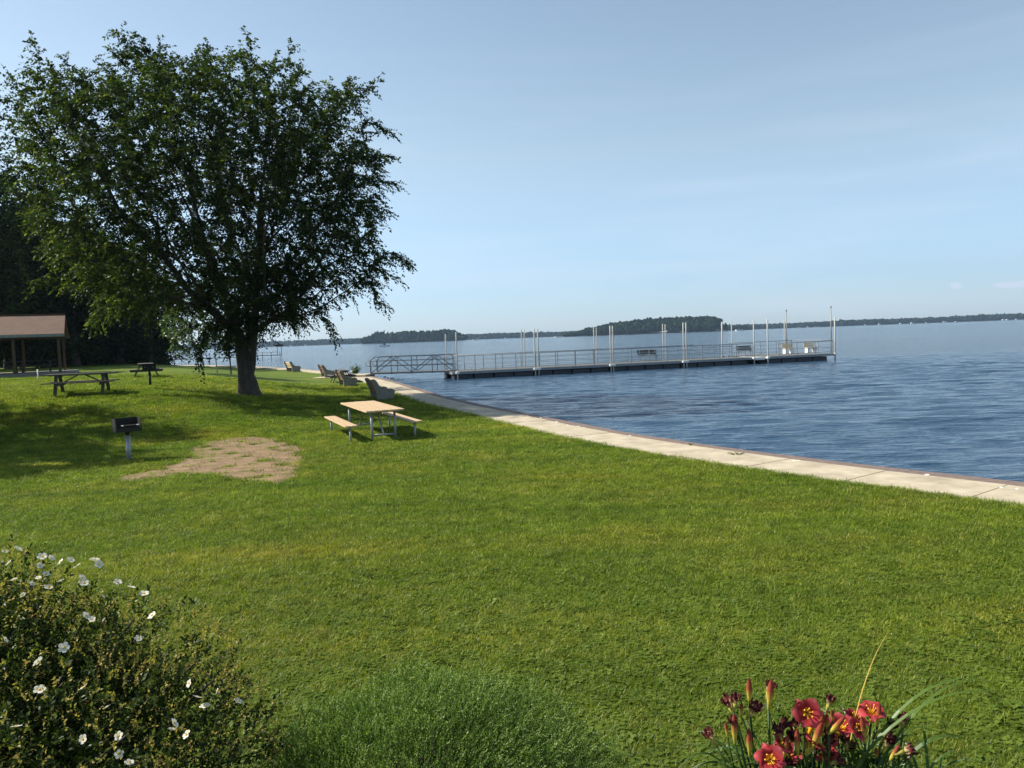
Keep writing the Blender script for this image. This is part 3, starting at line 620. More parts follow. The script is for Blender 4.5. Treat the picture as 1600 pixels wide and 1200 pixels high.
# woodland trees: three built, then copied
def wood_proto(name, seed, hgt, rx, low, leafmat_, label, cat='tree', tip=.02, lsize=.30, n_attr=420, loc=(0, 0, 0), cond=0.9, L0=1.5, sprig=7, nl=10, tr=.32):
    t = empty(name, loc, 0, label, cat)
    base = [(0, 0, -.2)]+[(.08*math.sin(k*1.3+seed), .08*math.cos(k+seed), .7*(k+1)) for k in range(int(hgt*.24/.7)+1)]
    ells = [((0, 0, hgt*.62), (rx, rx, hgt*.37)), ((rx*.3, 0, hgt*.42), (rx*.85, rx*.9, hgt*.28)), ((-rx*.3, .5, low+hgt*.2), (rx*.9, rx*.8, hgt*.18))]
    nodes, par = skeleton(seed, [(base, -1)], ells, n_attr, D=.7, di=5, dk=1.1, iters=60)
    me, rad, kids = tree_mesh('trunk', nodes, par, tip, 2.3, rmax=tr, flare=.4, minr=.02)
    link('trunk', me, MT['darkbark'], t)
    cr = foliage('crown', nodes, par, rad, kids, .12, sprig, nl, L0, lsize, seed+1, droop=.3, spread=1.2)
    link('crown', cr, leafmat_, t); print(name, len(nodes), len(cr.polygons)); return t
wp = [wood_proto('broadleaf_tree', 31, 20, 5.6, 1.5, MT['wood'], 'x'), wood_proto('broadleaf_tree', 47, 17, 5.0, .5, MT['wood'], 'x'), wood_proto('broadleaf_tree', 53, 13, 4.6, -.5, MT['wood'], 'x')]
WD = [ # px of the trunk, distance y, prototype, scale, label
    (-60, 66, 0, .98, 'tall dark tree at the left edge, nearer than the others behind the pavilion'),
    (14, 78, 0, 1.12, 'tallest dark tree above the picnic pavilion at the left edge'),
    (-40, 74, 1, 1.0, 'dark tree just outside the left edge reaching in over the pavilion roof'),
    (70, 84, 1, 1.12, 'dark tree behind the right half of the pavilion roof'),
    (118, 76, 2, 1.0, 'dark tree just right of the pavilion, its crown low over the lawn edge'),
    (150, 88, 0, .80, 'dark tree rising behind the wooden table left of the elm'),
    (190, 80, 2, .98, 'dark tree left of the gap where the end-on picnic table stands'),
    (226, 84, 2, .88, 'rightmost dark woodland tree whose low crown hides the water edge'),
    (40, 96, 1, 1.1, 'dark tree in the back row straight behind the pavilion roof'),
    (95, 98, 0, .9, 'dark tree in the back row just right of the pavilion roof ridge'),
    (165, 100, 1, .95, 'dark tree in the back row filling the gap under the elm crown'),
    (-10, 104, 2, 1.3, 'dark tree at the very back behind the left end of the pavilion'),
    (236, 78, 2, .62, 'small dark tree at the right end of the woods, behind the end-on picnic table')]
for k, (px, y, pi, sc, lb) in enumerate(WD):
    o = wp[pi]; first = o.get('used') is None
    if not first: o = copy_tree(o)
    else: o['used'] = 1
    r_ = ray(px, 560); x = r_[0]/r_[1]*y; o.location = (x, y, gz(x, y)-.1); o.rotation_euler = (0, 0, k*1.9); o.scale = (sc*1.05, sc*1.05, sc)
    props(o, lb, 'tree', 'dark trees of the wood beyond the lawn')
for o in bpy.data.objects:
    if 'used' in o: del o['used']
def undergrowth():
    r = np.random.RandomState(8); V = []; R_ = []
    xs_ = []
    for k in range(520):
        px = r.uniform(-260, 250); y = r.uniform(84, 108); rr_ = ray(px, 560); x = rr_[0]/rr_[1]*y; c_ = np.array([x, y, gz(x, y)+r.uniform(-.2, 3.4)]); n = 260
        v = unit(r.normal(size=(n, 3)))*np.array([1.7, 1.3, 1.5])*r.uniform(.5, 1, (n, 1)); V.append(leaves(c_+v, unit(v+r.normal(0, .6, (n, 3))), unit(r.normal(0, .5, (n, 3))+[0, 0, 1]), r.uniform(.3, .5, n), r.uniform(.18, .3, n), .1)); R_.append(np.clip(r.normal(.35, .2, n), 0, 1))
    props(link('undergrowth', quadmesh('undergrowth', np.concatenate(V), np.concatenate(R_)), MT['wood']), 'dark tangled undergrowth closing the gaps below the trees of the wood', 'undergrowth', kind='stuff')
undergrowth()
# two shade trees standing left of the view, whose shadows cross the lawn
for k, (x, y, pi, sc) in enumerate([(-24.0, 24.8, 1, .74), (-21.0, 19.8, 2, .82), (-26.5, 21.3, 1, .80)]):
    o = copy_tree(wp[pi]); o.location = (x, y, gz(x, y)-.1); o.rotation_euler = (0, 0, 2.2+k); o.scale = (sc, sc, sc)
    props(o, ['nearer shade tree standing left of the view, shading the lawn behind the front grill', 'smaller shade tree standing left of the view, level with the front grill', 'tallest shade tree left of the view, behind the other two'][k], 'tree', 'shade trees left of the lawn')

def small_tree(px, py, h, rx, low, label, seed, lsize=.14, n_attr=90, tr=.05, lean=0., mat='young', sprig=3, nl=8, L0=.45):
    b = G(px, py); t = empty('young_tree', b, 0, label, 'tree')
    base = [(0, 0, -.1)]+[(lean*k*.3, 0, .3*(k+1)) for k in range(int(low/.3))]
    nodes, par = skeleton(seed, [(base, -1)], [((lean*low, 0, low+(h-low)/2), (rx, rx, (h-low)/2))], n_attr, D=.25, di=3, dk=.4, iters=40)
    me, rad, kids = tree_mesh('trunk', nodes, par, .008, 2.3, rmax=tr, sides=6); link('trunk', me, MT['darkbark'], t)
    cr = foliage('crown', nodes, par, rad, kids, tr*.8, sprig, nl, L0, lsize, seed+1, droop=.3, zmin=low*.9); link('crown', cr, MT[mat], t); return t
small_tree(311, 582, 4.6, 1.9, 1.35, 'leafy young tree with a leaning stem and bright green crown, left of the thin stake', 61, lean=-.12, n_attr=150, sprig=5)
small_tree(361, 585, 4.2, 1.15, 1.9, 'sparse young tree with a straight dark stem, just left of the elm trunk', 67, n_attr=45, lean=-.03)
small_tree(376, 598, 8.0, 2.2, 2.3, 'slender tree half hidden behind the left side of the elm trunk', 71, tr=.13, n_attr=160, mat='elm')
for px, py, lb in ((340, 583, 'pale wooden stake leaning in the lawn between the two young trees'), (373, 588, 'pale wooden stake close to the left side of the elm trunk')):
    b = G(px, py); mb = MB().bar((0, 0, -.1), (-.10, 0, 1.45), .055); o = mb.build('tree_stake', MT['stakewood']); o.location = b; props(o, lb, 'stake', 'stakes beside the young trees')

# ------------------------------------------------------------------ shelter
def shelter():
    b = G(95, 589, 1.12); b = np.array([b[0], b[1], 1.12]); sc = 49.0/b[1]; b[0] *= sc; b[1] = 49.0; b[2] = gz(b[0], b[1])
    th = math.radians(27); t = empty('picnic_pavilion', b, math.pi+th, 'open picnic pavilion with a brown shingle roof on wooden posts at the left edge', 'pavilion')
    # local +x runs left along the facade, local -y runs away from the camera
    Lx, Dp = 9.6, 6.2
    MB().box((Lx/2, -Dp/2, .10), (Lx+1.6, Dp+1.2, .20), bev=.02).build('floor_slab', MT['precast'], t)
    for i in range(5):
        for yy in (0, -Dp):
            MB().box((i*2.4, yy, 1.3), (.15, .15, 2.2), bev=.012).build('post', MT['brownwood'], t)
    ze, zr = 2.55, 3.9; oh = .35
    MB().box((Lx/2, 0, 2.48), (Lx+.4, .12, .24)).box((Lx/2, -Dp, 2.48), (Lx+.4, .12, .24)).build('beam', MT['brownwood'], t)
    for s in (0, 1):
        y0, y1 = (oh, -Dp/2) if s == 0 else (-Dp-oh, -Dp/2)
        P = [(-oh, y0, ze), (Lx+oh, y0, ze), (Lx+oh, y1, zr), (-oh, y1, zr)]; Q = [(p[0], p[1], p[2]-.12) for p in P]
        MB().add(P+Q, [(0, 1, 2, 3), (7, 6, 5, 4), (0, 4, 5, 1), (1, 5, 6, 2), (2, 6, 7, 3), (3, 7, 4, 0)]).build('roof', MT['shingle'], t)
        MB().box((Lx/2, y0+(.025 if s == 0 else -.025), ze-.05), (Lx+2*oh+.06, .04, .18)).build('fascia_board', MT['alu'], t)
    MB().box((Lx/2, -Dp/2, zr+.02), (Lx+2*oh, .25, .05)).build('ridge_cap', MT['shingle'], t)
    for xx in (0.02, Lx): MB().prism([(0.3, ze), (-Dp-.3, ze), (-Dp/2, zr-.16)], (xx, 0, 0), (0, 1, 0), (0, 0, 1), (1, 0, 0), .05).build('gable_panel', MT['brownwood'], t)
    return t
SHT = shelter()

# ------------------------------------------------------------------ picnic tables
def plank_row(mb, cx, w, n, y0, z, L_, th=.04, gap=.012):
    pw = (w-(n-1)*gap)/n
    for k in range(n): mb.box((cx, y0-w/2+pw/2+k*(pw+gap), z+random.uniform(-.002, .002)), (L_*random.uniform(.996, 1), pw, th), bev=.005)
def wooden_table(label, mat='oldwood', name='picnic_table'):
    t = empty(name, label=label, cat='picnic table')
    Lt = 2.35; mb = MB(); plank_row(mb, 0, .74, 5, 0, .74, Lt); mb.build('tabletop', MT[mat], t)
    for s in (-1, 1):
        mb = MB(); plank_row(mb, 0, .28, 2, s*.66, .44, Lt); mb.build('seat', MT[mat], t)
        x = s*.78
        for e in (-1, 1):
            MB().bar((x, e*.62, 0), (x, e*.24, .72), .045, .11, up=(1, 0, 0)).build('leg', MT[mat], t)
        MB().box((x-.046*s, 0, .375), (.042, 1.56, .10), bev=.004).build('seat_support', MT[mat], t)
        MB().box((x-.046*s, 0, .675), (.042, .70, .09), bev=.004).build('top_support', MT[mat], t)
        MB().bar((x-.09*s, 0, .40), (.12*s, 0, .70), .04, .09, up=(0, 1, 0)).build('brace', MT[mat], t)
    return t
tb = wooden_table('weathered wooden picnic table standing broadside on the lawn right of the pavilion')
c = (G(97, 618)+G(161, 613))/2; tb.location = (c[0], c[1], gz(c[0], c[1])); tb.rotation_euler = (0, 0, math.radians(17)); tb['group'] = 'weathered wooden picnic tables'
def put_table(x, y, rz, lb, z=None):
    o = copy_tree(tb); o.location = (x, y, gz(x, y) if z is None else z); o.rotation_euler = (0, 0, rz); o['label'] = lb; return o
c = G(229, 590); put_table(c[0], c[1], math.radians(116), 'weathered wooden picnic table seen end on, behind the rear grill')
c = G(534, 597); put_table(c[0], c[1], math.radians(108), 'dark shaded picnic table beside the path, in front of the gangway')
a27 = math.pi+math.radians(27); ca, sa = math.cos(a27), math.sin(a27); SB = SHT.location
for lx, ly, rz, lb in ((1.55, -4.2, .05, 'picnic table under the pavilion by its right end, behind the corner posts'), (3.3, -1.7, -.04, 'picnic table under the front of the pavilion roof, left of the near middle post'), (4.9, -4.6, .02, 'picnic table deepest under the pavilion, cut by the left edge')):
    put_table(SB.x+lx*ca-ly*sa, SB.y+lx*sa+ly*ca, a27+rz, lb, SB.z+.20)
# white utility post before the pavilion slab
b = G(60, 595); o = MB().tube([(0, 0, -.1), (0, 0, .62)], .035, 8).build('marker_post', MT['white']); o.location = b; props(o, 'short white marker post in front of the pavilion floor slab', 'post')

def steel_table():
    pts = [G(a, b, .76)[:2] for a, b in ((528, 628), (578, 624.5), (625, 637), (571, 642.5))]
    c = np.mean(pts, 0); e = nrm((pts[3]-pts[0])+(pts[2]-pts[1])); rz = math.atan2(e[1], e[0])
    # local x = long axis
    lb_c = np.mean([G(a, b, .45)[:2] for a, b in ((504, 649), (521, 649), (561, 665), (545, 668))], 0)
    rb_c = np.mean([G(a, b, .45)[:2] for a, b in ((589, 645), (602, 644.6), (654.5, 656.5), (644, 659))], 0)
    n2 = np.array([-e[1], e[0]]); print('table', c, rz, 'bench offs', (lb_c-c)@n2, (rb_c-c)@n2, (lb_c-c)@e, (rb_c-c)@e, 'len', np.linalg.norm(pts[3]-pts[0]), np.linalg.norm(pts[1]-pts[0]))
    c = c+e*.68-n2*.07
    t = empty('picnic_table', (c[0], c[1], gz(c[0], c[1])), rz, 'picnic table with bright new yellow planks on galvanised steel legs, on the open lawn', 'picnic table')
    Lt = 3.45; Wt = .98
    mb = MB(); plank_row(mb, 0, Wt, 5, 0, .79, Lt, .042, .012); mb.build('tabletop', MT['newwood'], t)
    for s in (-1, 1):
        mb = MB(); plank_row(mb, 0, .31, 2, s*.84, .435, 3.15, .042, .012); mb.build('seat', MT['newwood'], t)
        for e_ in (-1, 1):
            x = e_*1.38; MB().tube([(x, s*.84, -.08), (x, s*.84, .41)], .03, 10).build('seat_leg', MT['galv'], t)
    for e_ in (-1, 1):
        x = e_*1.44
        for s in (-1, 1): MB().tube([(x, s*.30, -.08), (x, s*.30, .765)], .032, 10).build('leg', MT['galv'], t)
        MB().tube([(x, -.30, .16), (x, .30, .16)], .024, 8).build('crossbar', MT['galv'], t)
        MB().tube([(x, 0, .17), (x*.5, 0, .75)], .022, 8).build('brace', MT['galv'], t)
        MB().box((x, 0, .750), (.05, .86, .035)).build('top_support', MT['galv'], t)
steel_table()

# ------------------------------------------------------------------ concrete benches
PROF = [(.20, 0), (.225, .15), (.215, .34), (.15, .52), (.06, .72), (0, .86), (.03, .92), (.11, .93), (.20, .88), (.28, .76), (.34, .64), (.44, .55), (.56, .51), (.72, .50), (.86, .50), (.97, .45), (1.0, .38), (.95, .22), (.92, 0)]
def bench(label, backmat, name='concrete_bench'):
    t = empty(name, label=label, cat='bench')
    Lb = 1.75
    for s in (-1, 1): MB().prism([(u-.5, v) for u, v in PROF], (0, s*Lb/2-.06, 0), (1, 0, 0), (0, 0, 1), (0, 1, 0), .12).build('end_slab', MT['precast'], t)
    B1 = [(.255-.5, .40), (.215-.5, .52), (.15-.5, .66), (.10-.5, .80)]
    mb = MB()
    for u, v in B1: mb.box((u+.05, 0, v), (.045, Lb-.13, .11), bev=.006)
    mb.build('backrest', backmat, t)
    mb = MB()
    for k in range(4): mb.box((-.12+k*.135, 0, .405), (.12, Lb-.13, .045), bev=.006)
    mb.build('seat', backmat, t)
    return t
b1 = bench('nearest concrete-ended bench facing the lake, close behind the yellow picnic table', MT['brownslat'])
def setb(o, px, py, rz, label=None):
    p = G(px, py); o.location = (p[0], p[1], gz(p[0], p[1])); o.rotation_euler = (0, 0, rz); o['group'] = 'concrete benches along the shore path'
    if label: o['label'] = label
    return o
setb(b1, 594, 624, math.radians(19))
setb(copy_tree(b1), 541, 603, math.radians(21), 'concrete-ended bench directly in front of the dark picnic table')
setb(copy_tree(b1), 511, 590, math.radians(22), 'dark bench in shade just left of the dark picnic table')
b3 = bench('farthest concrete bench, its cream backrest sunlit, by the far bend of the path', MT['creamslat']); setb(b3, 457, 580.5, math.radians(32))

# ------------------------------------------------------------------ grills
def grill(label):
    t = empty('park_grill', label=label, cat='grill')
    MB().tube([(0, 0, -.08), (0, 0, .60)], .055, 14).build('post', MT['galv'], t)
    MB().tube([(0, 0, .585), (0, 0, .70)], .042, 12).build('swivel_sleeve', MT['blackiron'], t)
    mb = MB(); w, d, h, th = .52, .40, .29, .012; z0 = .70
    mb.box((0, 0, z0), (w, d, th)); mb.box((0, d/2, z0+h/2), (w, th, h)); 
    for s in (-1, 1): mb.prism([(-d/2, 0), (d/2, 0), (d/2, h), (-d*.28, h), (-d/2, h*.45)], (s*w/2-th/2, 0, z0), (0, 1, 0), (0, 0, 1), (1, 0, 0), th)
    mb.box((0, -d/2, z0+.045), (w, th, .09)); mb.build('firebox', MT['blackiron'], t)
    mb = MB()
    for k in range(15): mb.bar((-w/2+.03+k*(w-.06)/14, -d/2+.015, z0+.135), (-w/2+.03+k*(w-.06)/14, d/2-.015, z0+.135), .008)
    mb.bar((-w/2, -d/2+.02, z0+.128), (w/2, -d/2+.02, z0+.128), .012).bar((-w/2, d/2-.03, z0+.128), (w/2, d/2-.03, z0+.128), .012)
    mb.build('grate', MT['blackiron'], t)
    for s in (-1, 1): MB().tube([(s*.16, -d/2, z0+.14), (s*.16, -d/2-.13, z0+.15)], .009, 6).tube([(s*.16, -d/2-.12, z0+.15), (s*.16, -d/2-.21, z0+.155)], .016, 8).build('handle', MT['galv'], t)
    return t
g1 = grill('park grill with a black firebox on a grey post beside the bare dirt patch'); p = G(202, 721); g1.location = p; g1.rotation_euler = (0, 0, math.radians(38)); g1['group'] = 'park grills on the lawn'
for px, py, rz, lb in ((235, 604, .4, 'dark park grill standing in front of the end-on picnic table'), (327, 569, -.2, 'small far park grill by the water, seen between the young trees')):
    o = copy_tree(g1); p = G(px, py); o.location = p; o.rotation_euler = (0, 0, rz); o['label'] = lb
    for ch in o.children:
        if ch.name.startswith('post'): ch.data = ch.data.copy(); ch.data.materials[0] = MT['blackiron']

# ------------------------------------------------------------------ dock and gangway
DK0 = np.array([-3.97, 53.4]); DKE = np.array([25.6, 62.6]); DA = nrm(DKE-DK0); DN = np.array([-DA[1], DA[0]]); DL = float(np.linalg.norm(DKE-DK0)); drz = math.atan2(DA[1], DA[0])
ZD = .30
dk = empty('floating_dock', (DK0[0], DK0[1], 0), drz, 'long grey floating fishing dock with railings on black floats, reaching across the bay', 'dock')
XW = 23.7; XP = 24.7; WD_ = 3.0; WP = 5.2
mb = MB()
for k in range(int(XW/.15)): mb.box((.075+k*.15, WD_/2, ZD-.02), (.138, WD_, .04))
mb.build('walkway_deck', MT['dockdeck'], dk)
mb = MB()
for k in range(int((DL-XP)/.15)): mb.box((XP+.075+k*.15, WP/2, ZD-.02), (.138, WP, .04))
mb.build('platform_deck', MT['dockdeck'], dk)
MB().box(((XW+XP)/2, WD_/2, ZD-.05), (XP-XW-.02, WD_-.1, .05), bev=.01).box(((XW+XP)/2, .06, ZD-.12), (XP-XW-.02, .05, .2)).build('hinge_plate', MT['white'], dk)
MB().box((XW/2, -.03, ZD-.09), (XW, .06, .17)).box((XW/2, WD_+.03, ZD-.09), (XW, .06, .17)).box((-.03, WD_/2, ZD-.09), (.06, WD_+.12, .17)).build('deck_frame', MT['alu'], dk)
MB().box(((XP+DL)/2, -.03, ZD-.09), (DL-XP, .06, .17)).box(((XP+DL)/2, WP+.03, ZD-.09), (DL-XP, .06, .17)).box((DL+.03, WP/2, ZD-.09), (.06, WP+.12, .17)).build('platform_frame', MT['alu'], dk)
fl = MB().box((0, 0, 0), (1.32, .9, .46), bev=.05).mesh('float')
fl.materials.append(MT['float_'])
k = 0
for x in np.arange(.72, XW-.3, 1.44):
    for y in (.42, WD_-.42):
        o = link('float', fl, None, dk); o.location = (x, y, -.13)
for x in np.arange(XP+.7, DL-.3, 1.42):
    for y in (.42, WP-.42):
        o = link('float', fl, None, dk); o.location = (x, y, -.13)
# railings
post_me = MB().box((0, 0, .5), (.045, .045, 1.14)).mesh('railing_post'); post_me.materials.append(MT['alu'])
def railing(x0, y0, x1, y1, hgt=1.06, sp=1.45, mid=(.14, .42, .74)):
    L_ = math.hypot(x1-x0, y1-y0); ang = math.atan2(y1-y0, x1-x0); d = (math.cos(ang), math.sin(ang))
    mb = MB().tube([(0, 0, hgt), (L_, 0, hgt)], .026, 8)
    for m in mid: mb.tube([(0, 0, m), (L_, 0, m)], .015, 6)
    r_ = mb.build('railing', MT['alu'], dk); r_.location = (x0, y0, ZD); r_.rotation_euler = (0, 0, ang)
    n = max(1, round(L_/sp))
    for i in range(n+1):
        o = link('railing_post', post_me, None, r_); o.location = (i*L_/n, 0, 0)
railing(.1, .03, XW-.1, .03); railing(.1, WD_-.03, 20.2, WD_-.03)
railing(20.35, WD_-.03, XW-.1, WD_-.03, .85, 1.6, (.45,))
railing(XP+1.2, .03, DL-.05, .03, 1.0, 1.9, (.14, .5,)); railing(XP+.1, WP-.03, DL-.05, WP-.03); railing(DL-.05, .1, DL-.05, WP-.1)
# pilings: (t, side, pair label)
def dockpt(t_, w): return DK0+DA*t_+DN*w
pile_i = 0
def pile(px, w, ytop, label, near, r_=.055, mat='whitepipe'):
    u = (px-800)/F
    rr = ray(px, 560); u = rr[0]/rr[1]; base = DK0+DN*w
    t_ = (u*base[1]-base[0])/(DA[0]-u*DA[1]); P = base+DA*t_
    # height from the top pixel: march along depth
    dcam = P[1]; r2 = ray(px, ytop); zt = H+r2[2]/r2[1]*dcam
    t = empty('dock_pile', (P[0], P[1], 0), 0, label, 'pile', 'white piles holding the floating dock')
    MB().tube([(0, 0, -1.6), (0, 0, zt-.05), (0, 0, zt)], [r_*.82, r_*.82, r_*.5], 10).build('pipe', MT[mat], t)
    s = 1 if near else -1
    MB().box((0, 0, ZD-.07), (.24, .24, .14), drz, .01).build('guide_collar', MT['white' if near else 'alu'], t)
pile(714, -.14, 519, 'white pile at the dock end nearest the gangway, water side towards the viewer', 1)
pile(697.5, 3.14, 522, 'white pile behind the gangway end, on the far side of the dock', 0)
nm = ['first', 'second', 'third']
for i, (fa, fb, ft, na_, nb, ntp) in enumerate([(816, 820.5, 514, 836, 841.5, 513), (929, 933, 511, 954.5, 958.5, 509), (1036.5, 1040.5, 506, 1068.5, 1073, 504)]):
    pile(fa, 3.14, ft, 'left pile of the %s pair from the gangway on the far side of the dock' % nm[i], 0, .045); pile(fb, 3.14, ft+1, 'right pile of the %s pair from the gangway on the far side of the dock' % nm[i], 0, .045)
    pile(na_, -.14, ntp, 'left pile of the %s pair from the gangway on the near side of the dock' % nm[i], 1); pile(nb, -.14, ntp, 'right pile of the %s pair from the gangway on the near side of the dock' % nm[i], 1)
pile(1129, 5.34, 503, 'thick white pile at the far left corner of the end platform, by the island tip', 0, .07)
pile(1144, 3.14, 501, 'thin white pile just right of the island tip, behind the dock railing', 0, .05)
pile(1178.5, -.14, 500, 'single white pile left of the white hinge plate on the near side', 1, .06)
pile(1200, -.14, 498, 'single white pile right of the white hinge plate on the near side', 1, .065)
pile(1226.5, 5.34, 499, 'short white pile right beside the left tall pole on the end platform', 0, .05)
pile(1305, .15, 496, 'white pile at the outermost near corner of the end platform', 1, .065)
for px, w, yt, lb in ((1229.5, 4.9, 486.5, 'tall thin grey lamp pole in the middle of the end platform'), (1299, 1.2, 481, 'tallest thin grey lamp pole at the right end of the end platform')):
    rr = ray(px, 550); u = rr[0]/rr[1]; base = DK0+DN*w; t_ = (u*base[1]-base[0])/(DA[0]-u*DA[1]); P = base+DA*t_; r2 = ray(px, yt); zt = H+r2[2]/r2[1]*P[1]
    t = empty('lamp_pole', (P[0], P[1], 0), 0, lb, 'lamp pole', 'lamp poles on the end platform'); MB().tube([(0, 0, ZD), (0, 0, zt)], [.05, .035], 8).build('pole', MT['alu'], t)
    MB().tube([(0, 0, zt), (0, 0, zt+.10), (0, 0, zt+.18)], [.05, .075, .03], 8).build('lamp_head', MT['galv'], t)
# dock benches
def dock_bench(x, y, rz, label, L_=1.7, mat='alu', whitebase=False):
    P = dockpt(x, y); t = empty('dock_bench', (P[0], P[1], ZD), drz+rz, label, 'bench', 'benches on the dock')
    mb = MB()
    for k in range(4): mb.box((0, -.18+k*.12, .45), (L_, .1, .035), bev=.005)
    mb.build('seat', MT[mat], t); mb = MB()
    for k in range(3): mb.box((0, .24+.03*k, .56+.12*k), (L_, .03, .10), bev=.005)
    mb.build('backrest', MT[mat], t)
    for s in (-1, 1):
        if whitebase: MB().box((s*L_*.36, 0, .215), (.20, .36, .43), bev=.02).build('leg', MT['white'], t)
        else: MB().box((s*L_*.4, -.15, .215), (.05, .05, .43)).box((s*L_*.4, .18, .4), (.05, .05, .8)).build('leg', MT['alu'], t)
def tx(px, w):
    rr = ray(px, 550); u = rr[0]/rr[1]; base = DK0+DN*w; return (u*base[1]-base[0])/(DA[0]-u*DA[1])
dock_bench(tx(1013, 2.5), 2.5, 0, 'long dark bench on the middle of the dock, its back to the lake', 1.6, 'oldwood')
dock_bench(tx(1165, 2.5), 2.5, 0, 'light bench on the dock just left of the white hinge plate', 1.4, 'oldwood')
dock_bench(tx(1232, 3.2), 3.2, 0, 'left of the two pale benches on white pedestals on the end platform', .9, 'creamslat', True)
dock_bench(tx(1267, 3.2), 3.2, 0, 'right of the two pale benches on white pedestals on the end platform', 1.0, 'creamslat', True)

# gangway
ga = G(579, 583.5, .34)[:2]; gb = G(708, 583.5, .34)[:2]; gb = DK0+DN*.75+DA*.25; gd = gb-ga; GL = float(np.linalg.norm(gd)); gr = math.atan2(gd[1], gd[0])
gw = empty('gangway', (ga[0], ga[1], .36), gr, 'grey metal truss gangway leading from the shore path to the floating dock', 'gangway')
mb = MB()
for k in range(int(GL/.2)): mb.box((.1+k*.2, .75, 0), (.185, 1.4, .035))
mb.build('walkway', MT['dockdeck'], gw)
for y in (0, 1.5):
    mb = MB().bar((0, y, -.04), (GL, y, -.04), .07, .12).bar((0.3, y, 1.1), (GL-.15, y, 1.1), .055).bar((0, y, .45), (GL, y, .45), .04).bar((0, y, .80), (GL, y, .80), .03)
    mb.bar((0, y, 0), (0, y, .8), .05).bar((0, y, .8), (.3, y, 1.1), .05)
    nn_ = 4
    for i in range(nn_+1): mb.bar((.05+(GL-.1)*i/nn_, y, -.14), (.05+(GL-.1)*i/nn_, y, 1.1 if 0 < i else .8), .05)
    for i in (0, 2):
        x0 = .05+(GL-.1)*i/nn_; x2 = .05+(GL-.1)*(i+1)/nn_; x4 = .05+(GL-.1)*(i+2)/nn_
        mb.bar((x0, y, 0), (x2, y, 1.08), .05).bar((x2, y, 1.08), (x4, y, 0), .05)
    mb.build('truss', MT['alu'], gw)
    MB().tube([(0, y, .86), (-.18, y, .86), (-.30, y, .78), (-.34, y, .66), (-.30, y, .54), (-.18, y, .47), (0, y, .47)], .02, 8).build('handrail_loop', MT['alu'], gw)
# abutment: concrete landing between path and gangway
ab = ga-np.array([math.cos(gr), math.sin(gr)])*1.1
mb = MB().box((-.1, .2, .16), (2.2, 2.1, .28), bev=.02).box((-2.0, .2, .10), (1.8, 2.0, .16), bev=.02)
o = mb.build('gangway_landing', MT['concrete']); o.location = (ab[0], ab[1], 0); o.rotation_euler = (0, 0, gr); props(o, 'pale concrete landing at the shore end of the gangway', 'landing')

# a weedy plant and rod by the landing, small stones in the shallows
def weed(px, py, n, h, label, seed, mat='young', z=None, spread=.25, name='weed'):
    r = np.random.RandomState(seed); b = G(px, py, z) if z is not None else G(px, py); t = empty(name, b, 0, label, 'plant')
    mb = MB(); V = []
    for k in range(n):
        a = r.uniform(0, 6.3); l = r.uniform(.2, 1)*spread; tip = np.array([math.cos(a)*l, math.sin(a)*l, h*r.uniform(.55, 1)]); mb.tube([(0, 0, -.03), tip*[.4, .4, .6], tip], [.006, .005, .003], 4)
        for j in range(9):
            q = tip*(.35+.65*j/8); q[2] = tip[2]*(.25+.75*j/8); V.append((q, r.normal(size=3)+[0, 0, .3], r.normal(0, .4, 3)+[0, 0, 1], h*.28))
    mb.build('stem', MT['strap'], t); P = np.array([v[0] for v in V]); me = quadmesh('foliage', leaves(P, np.array([v[1] for v in V]), np.array([v[2] for v in V]), np.array([v[3] for v in V])*.8, np.array([v[3] for v in V])*.45, .1), r.rand(len(V)))
    link('foliage', me, MT[mat], t)
weed(556, 586, 26, .75, 'bright leafy weed growing beside the gangway landing', 3, spread=.5, name='leafy_weed')
weed(1152, 712, 14, .07, 'small green weed tuft growing on the brown wall cap', 4, spread=.22, z=.01)
weed(1078, 697, 8, .06, 'tiny weed in the crack between the wall cap and the path', 6, spread=.10, z=.01)
b = G(547, 589); o = MB().tube([(0, 0, 0), (-.03, 0, 1.15)], .012, 6).bar((-.13, 0, .98), (.08, 0, 1.02), .02).build('marker_pole', MT['galv']); o.location = b; props(o, 'thin metal pole standing behind the dark picnic table', 'pole')
for k, (px, py, s) in enumerate([(606, 590.5, .10), (612, 591, .15), (622, 592.5, .09), (631, 592, .07), (601, 589, .12), (617, 593.5, .08)]):
    r = np.random.RandomState(k+50); p = G(px, py, -.2); import bmesh
    bm = bmesh.new(); bmesh.ops.create_icosphere(bm, subdivisions=2, radius=1)
    for v in bm.verts: v.co *= 1+.22*r.normal()*.6; v.co.z *= .5; v.co *= s
    me = bpy.data.meshes.new('rock'); bm.to_mesh(me); bm.free(); o = link('rock', me, MT['rock']); o.location = p
    props(o, ['dark rock in the shallows just right of the landing', 'largest dark rock in the shallows under the gangway', 'small dark rock right of the largest one in the shallows', 'tiny outermost rock in the shallows under the gangway', 'dark rock closest to the landing corner', 'rock nearest the sea wall below the gangway'][k], 'rock', 'rocks in the shallows by the landing')
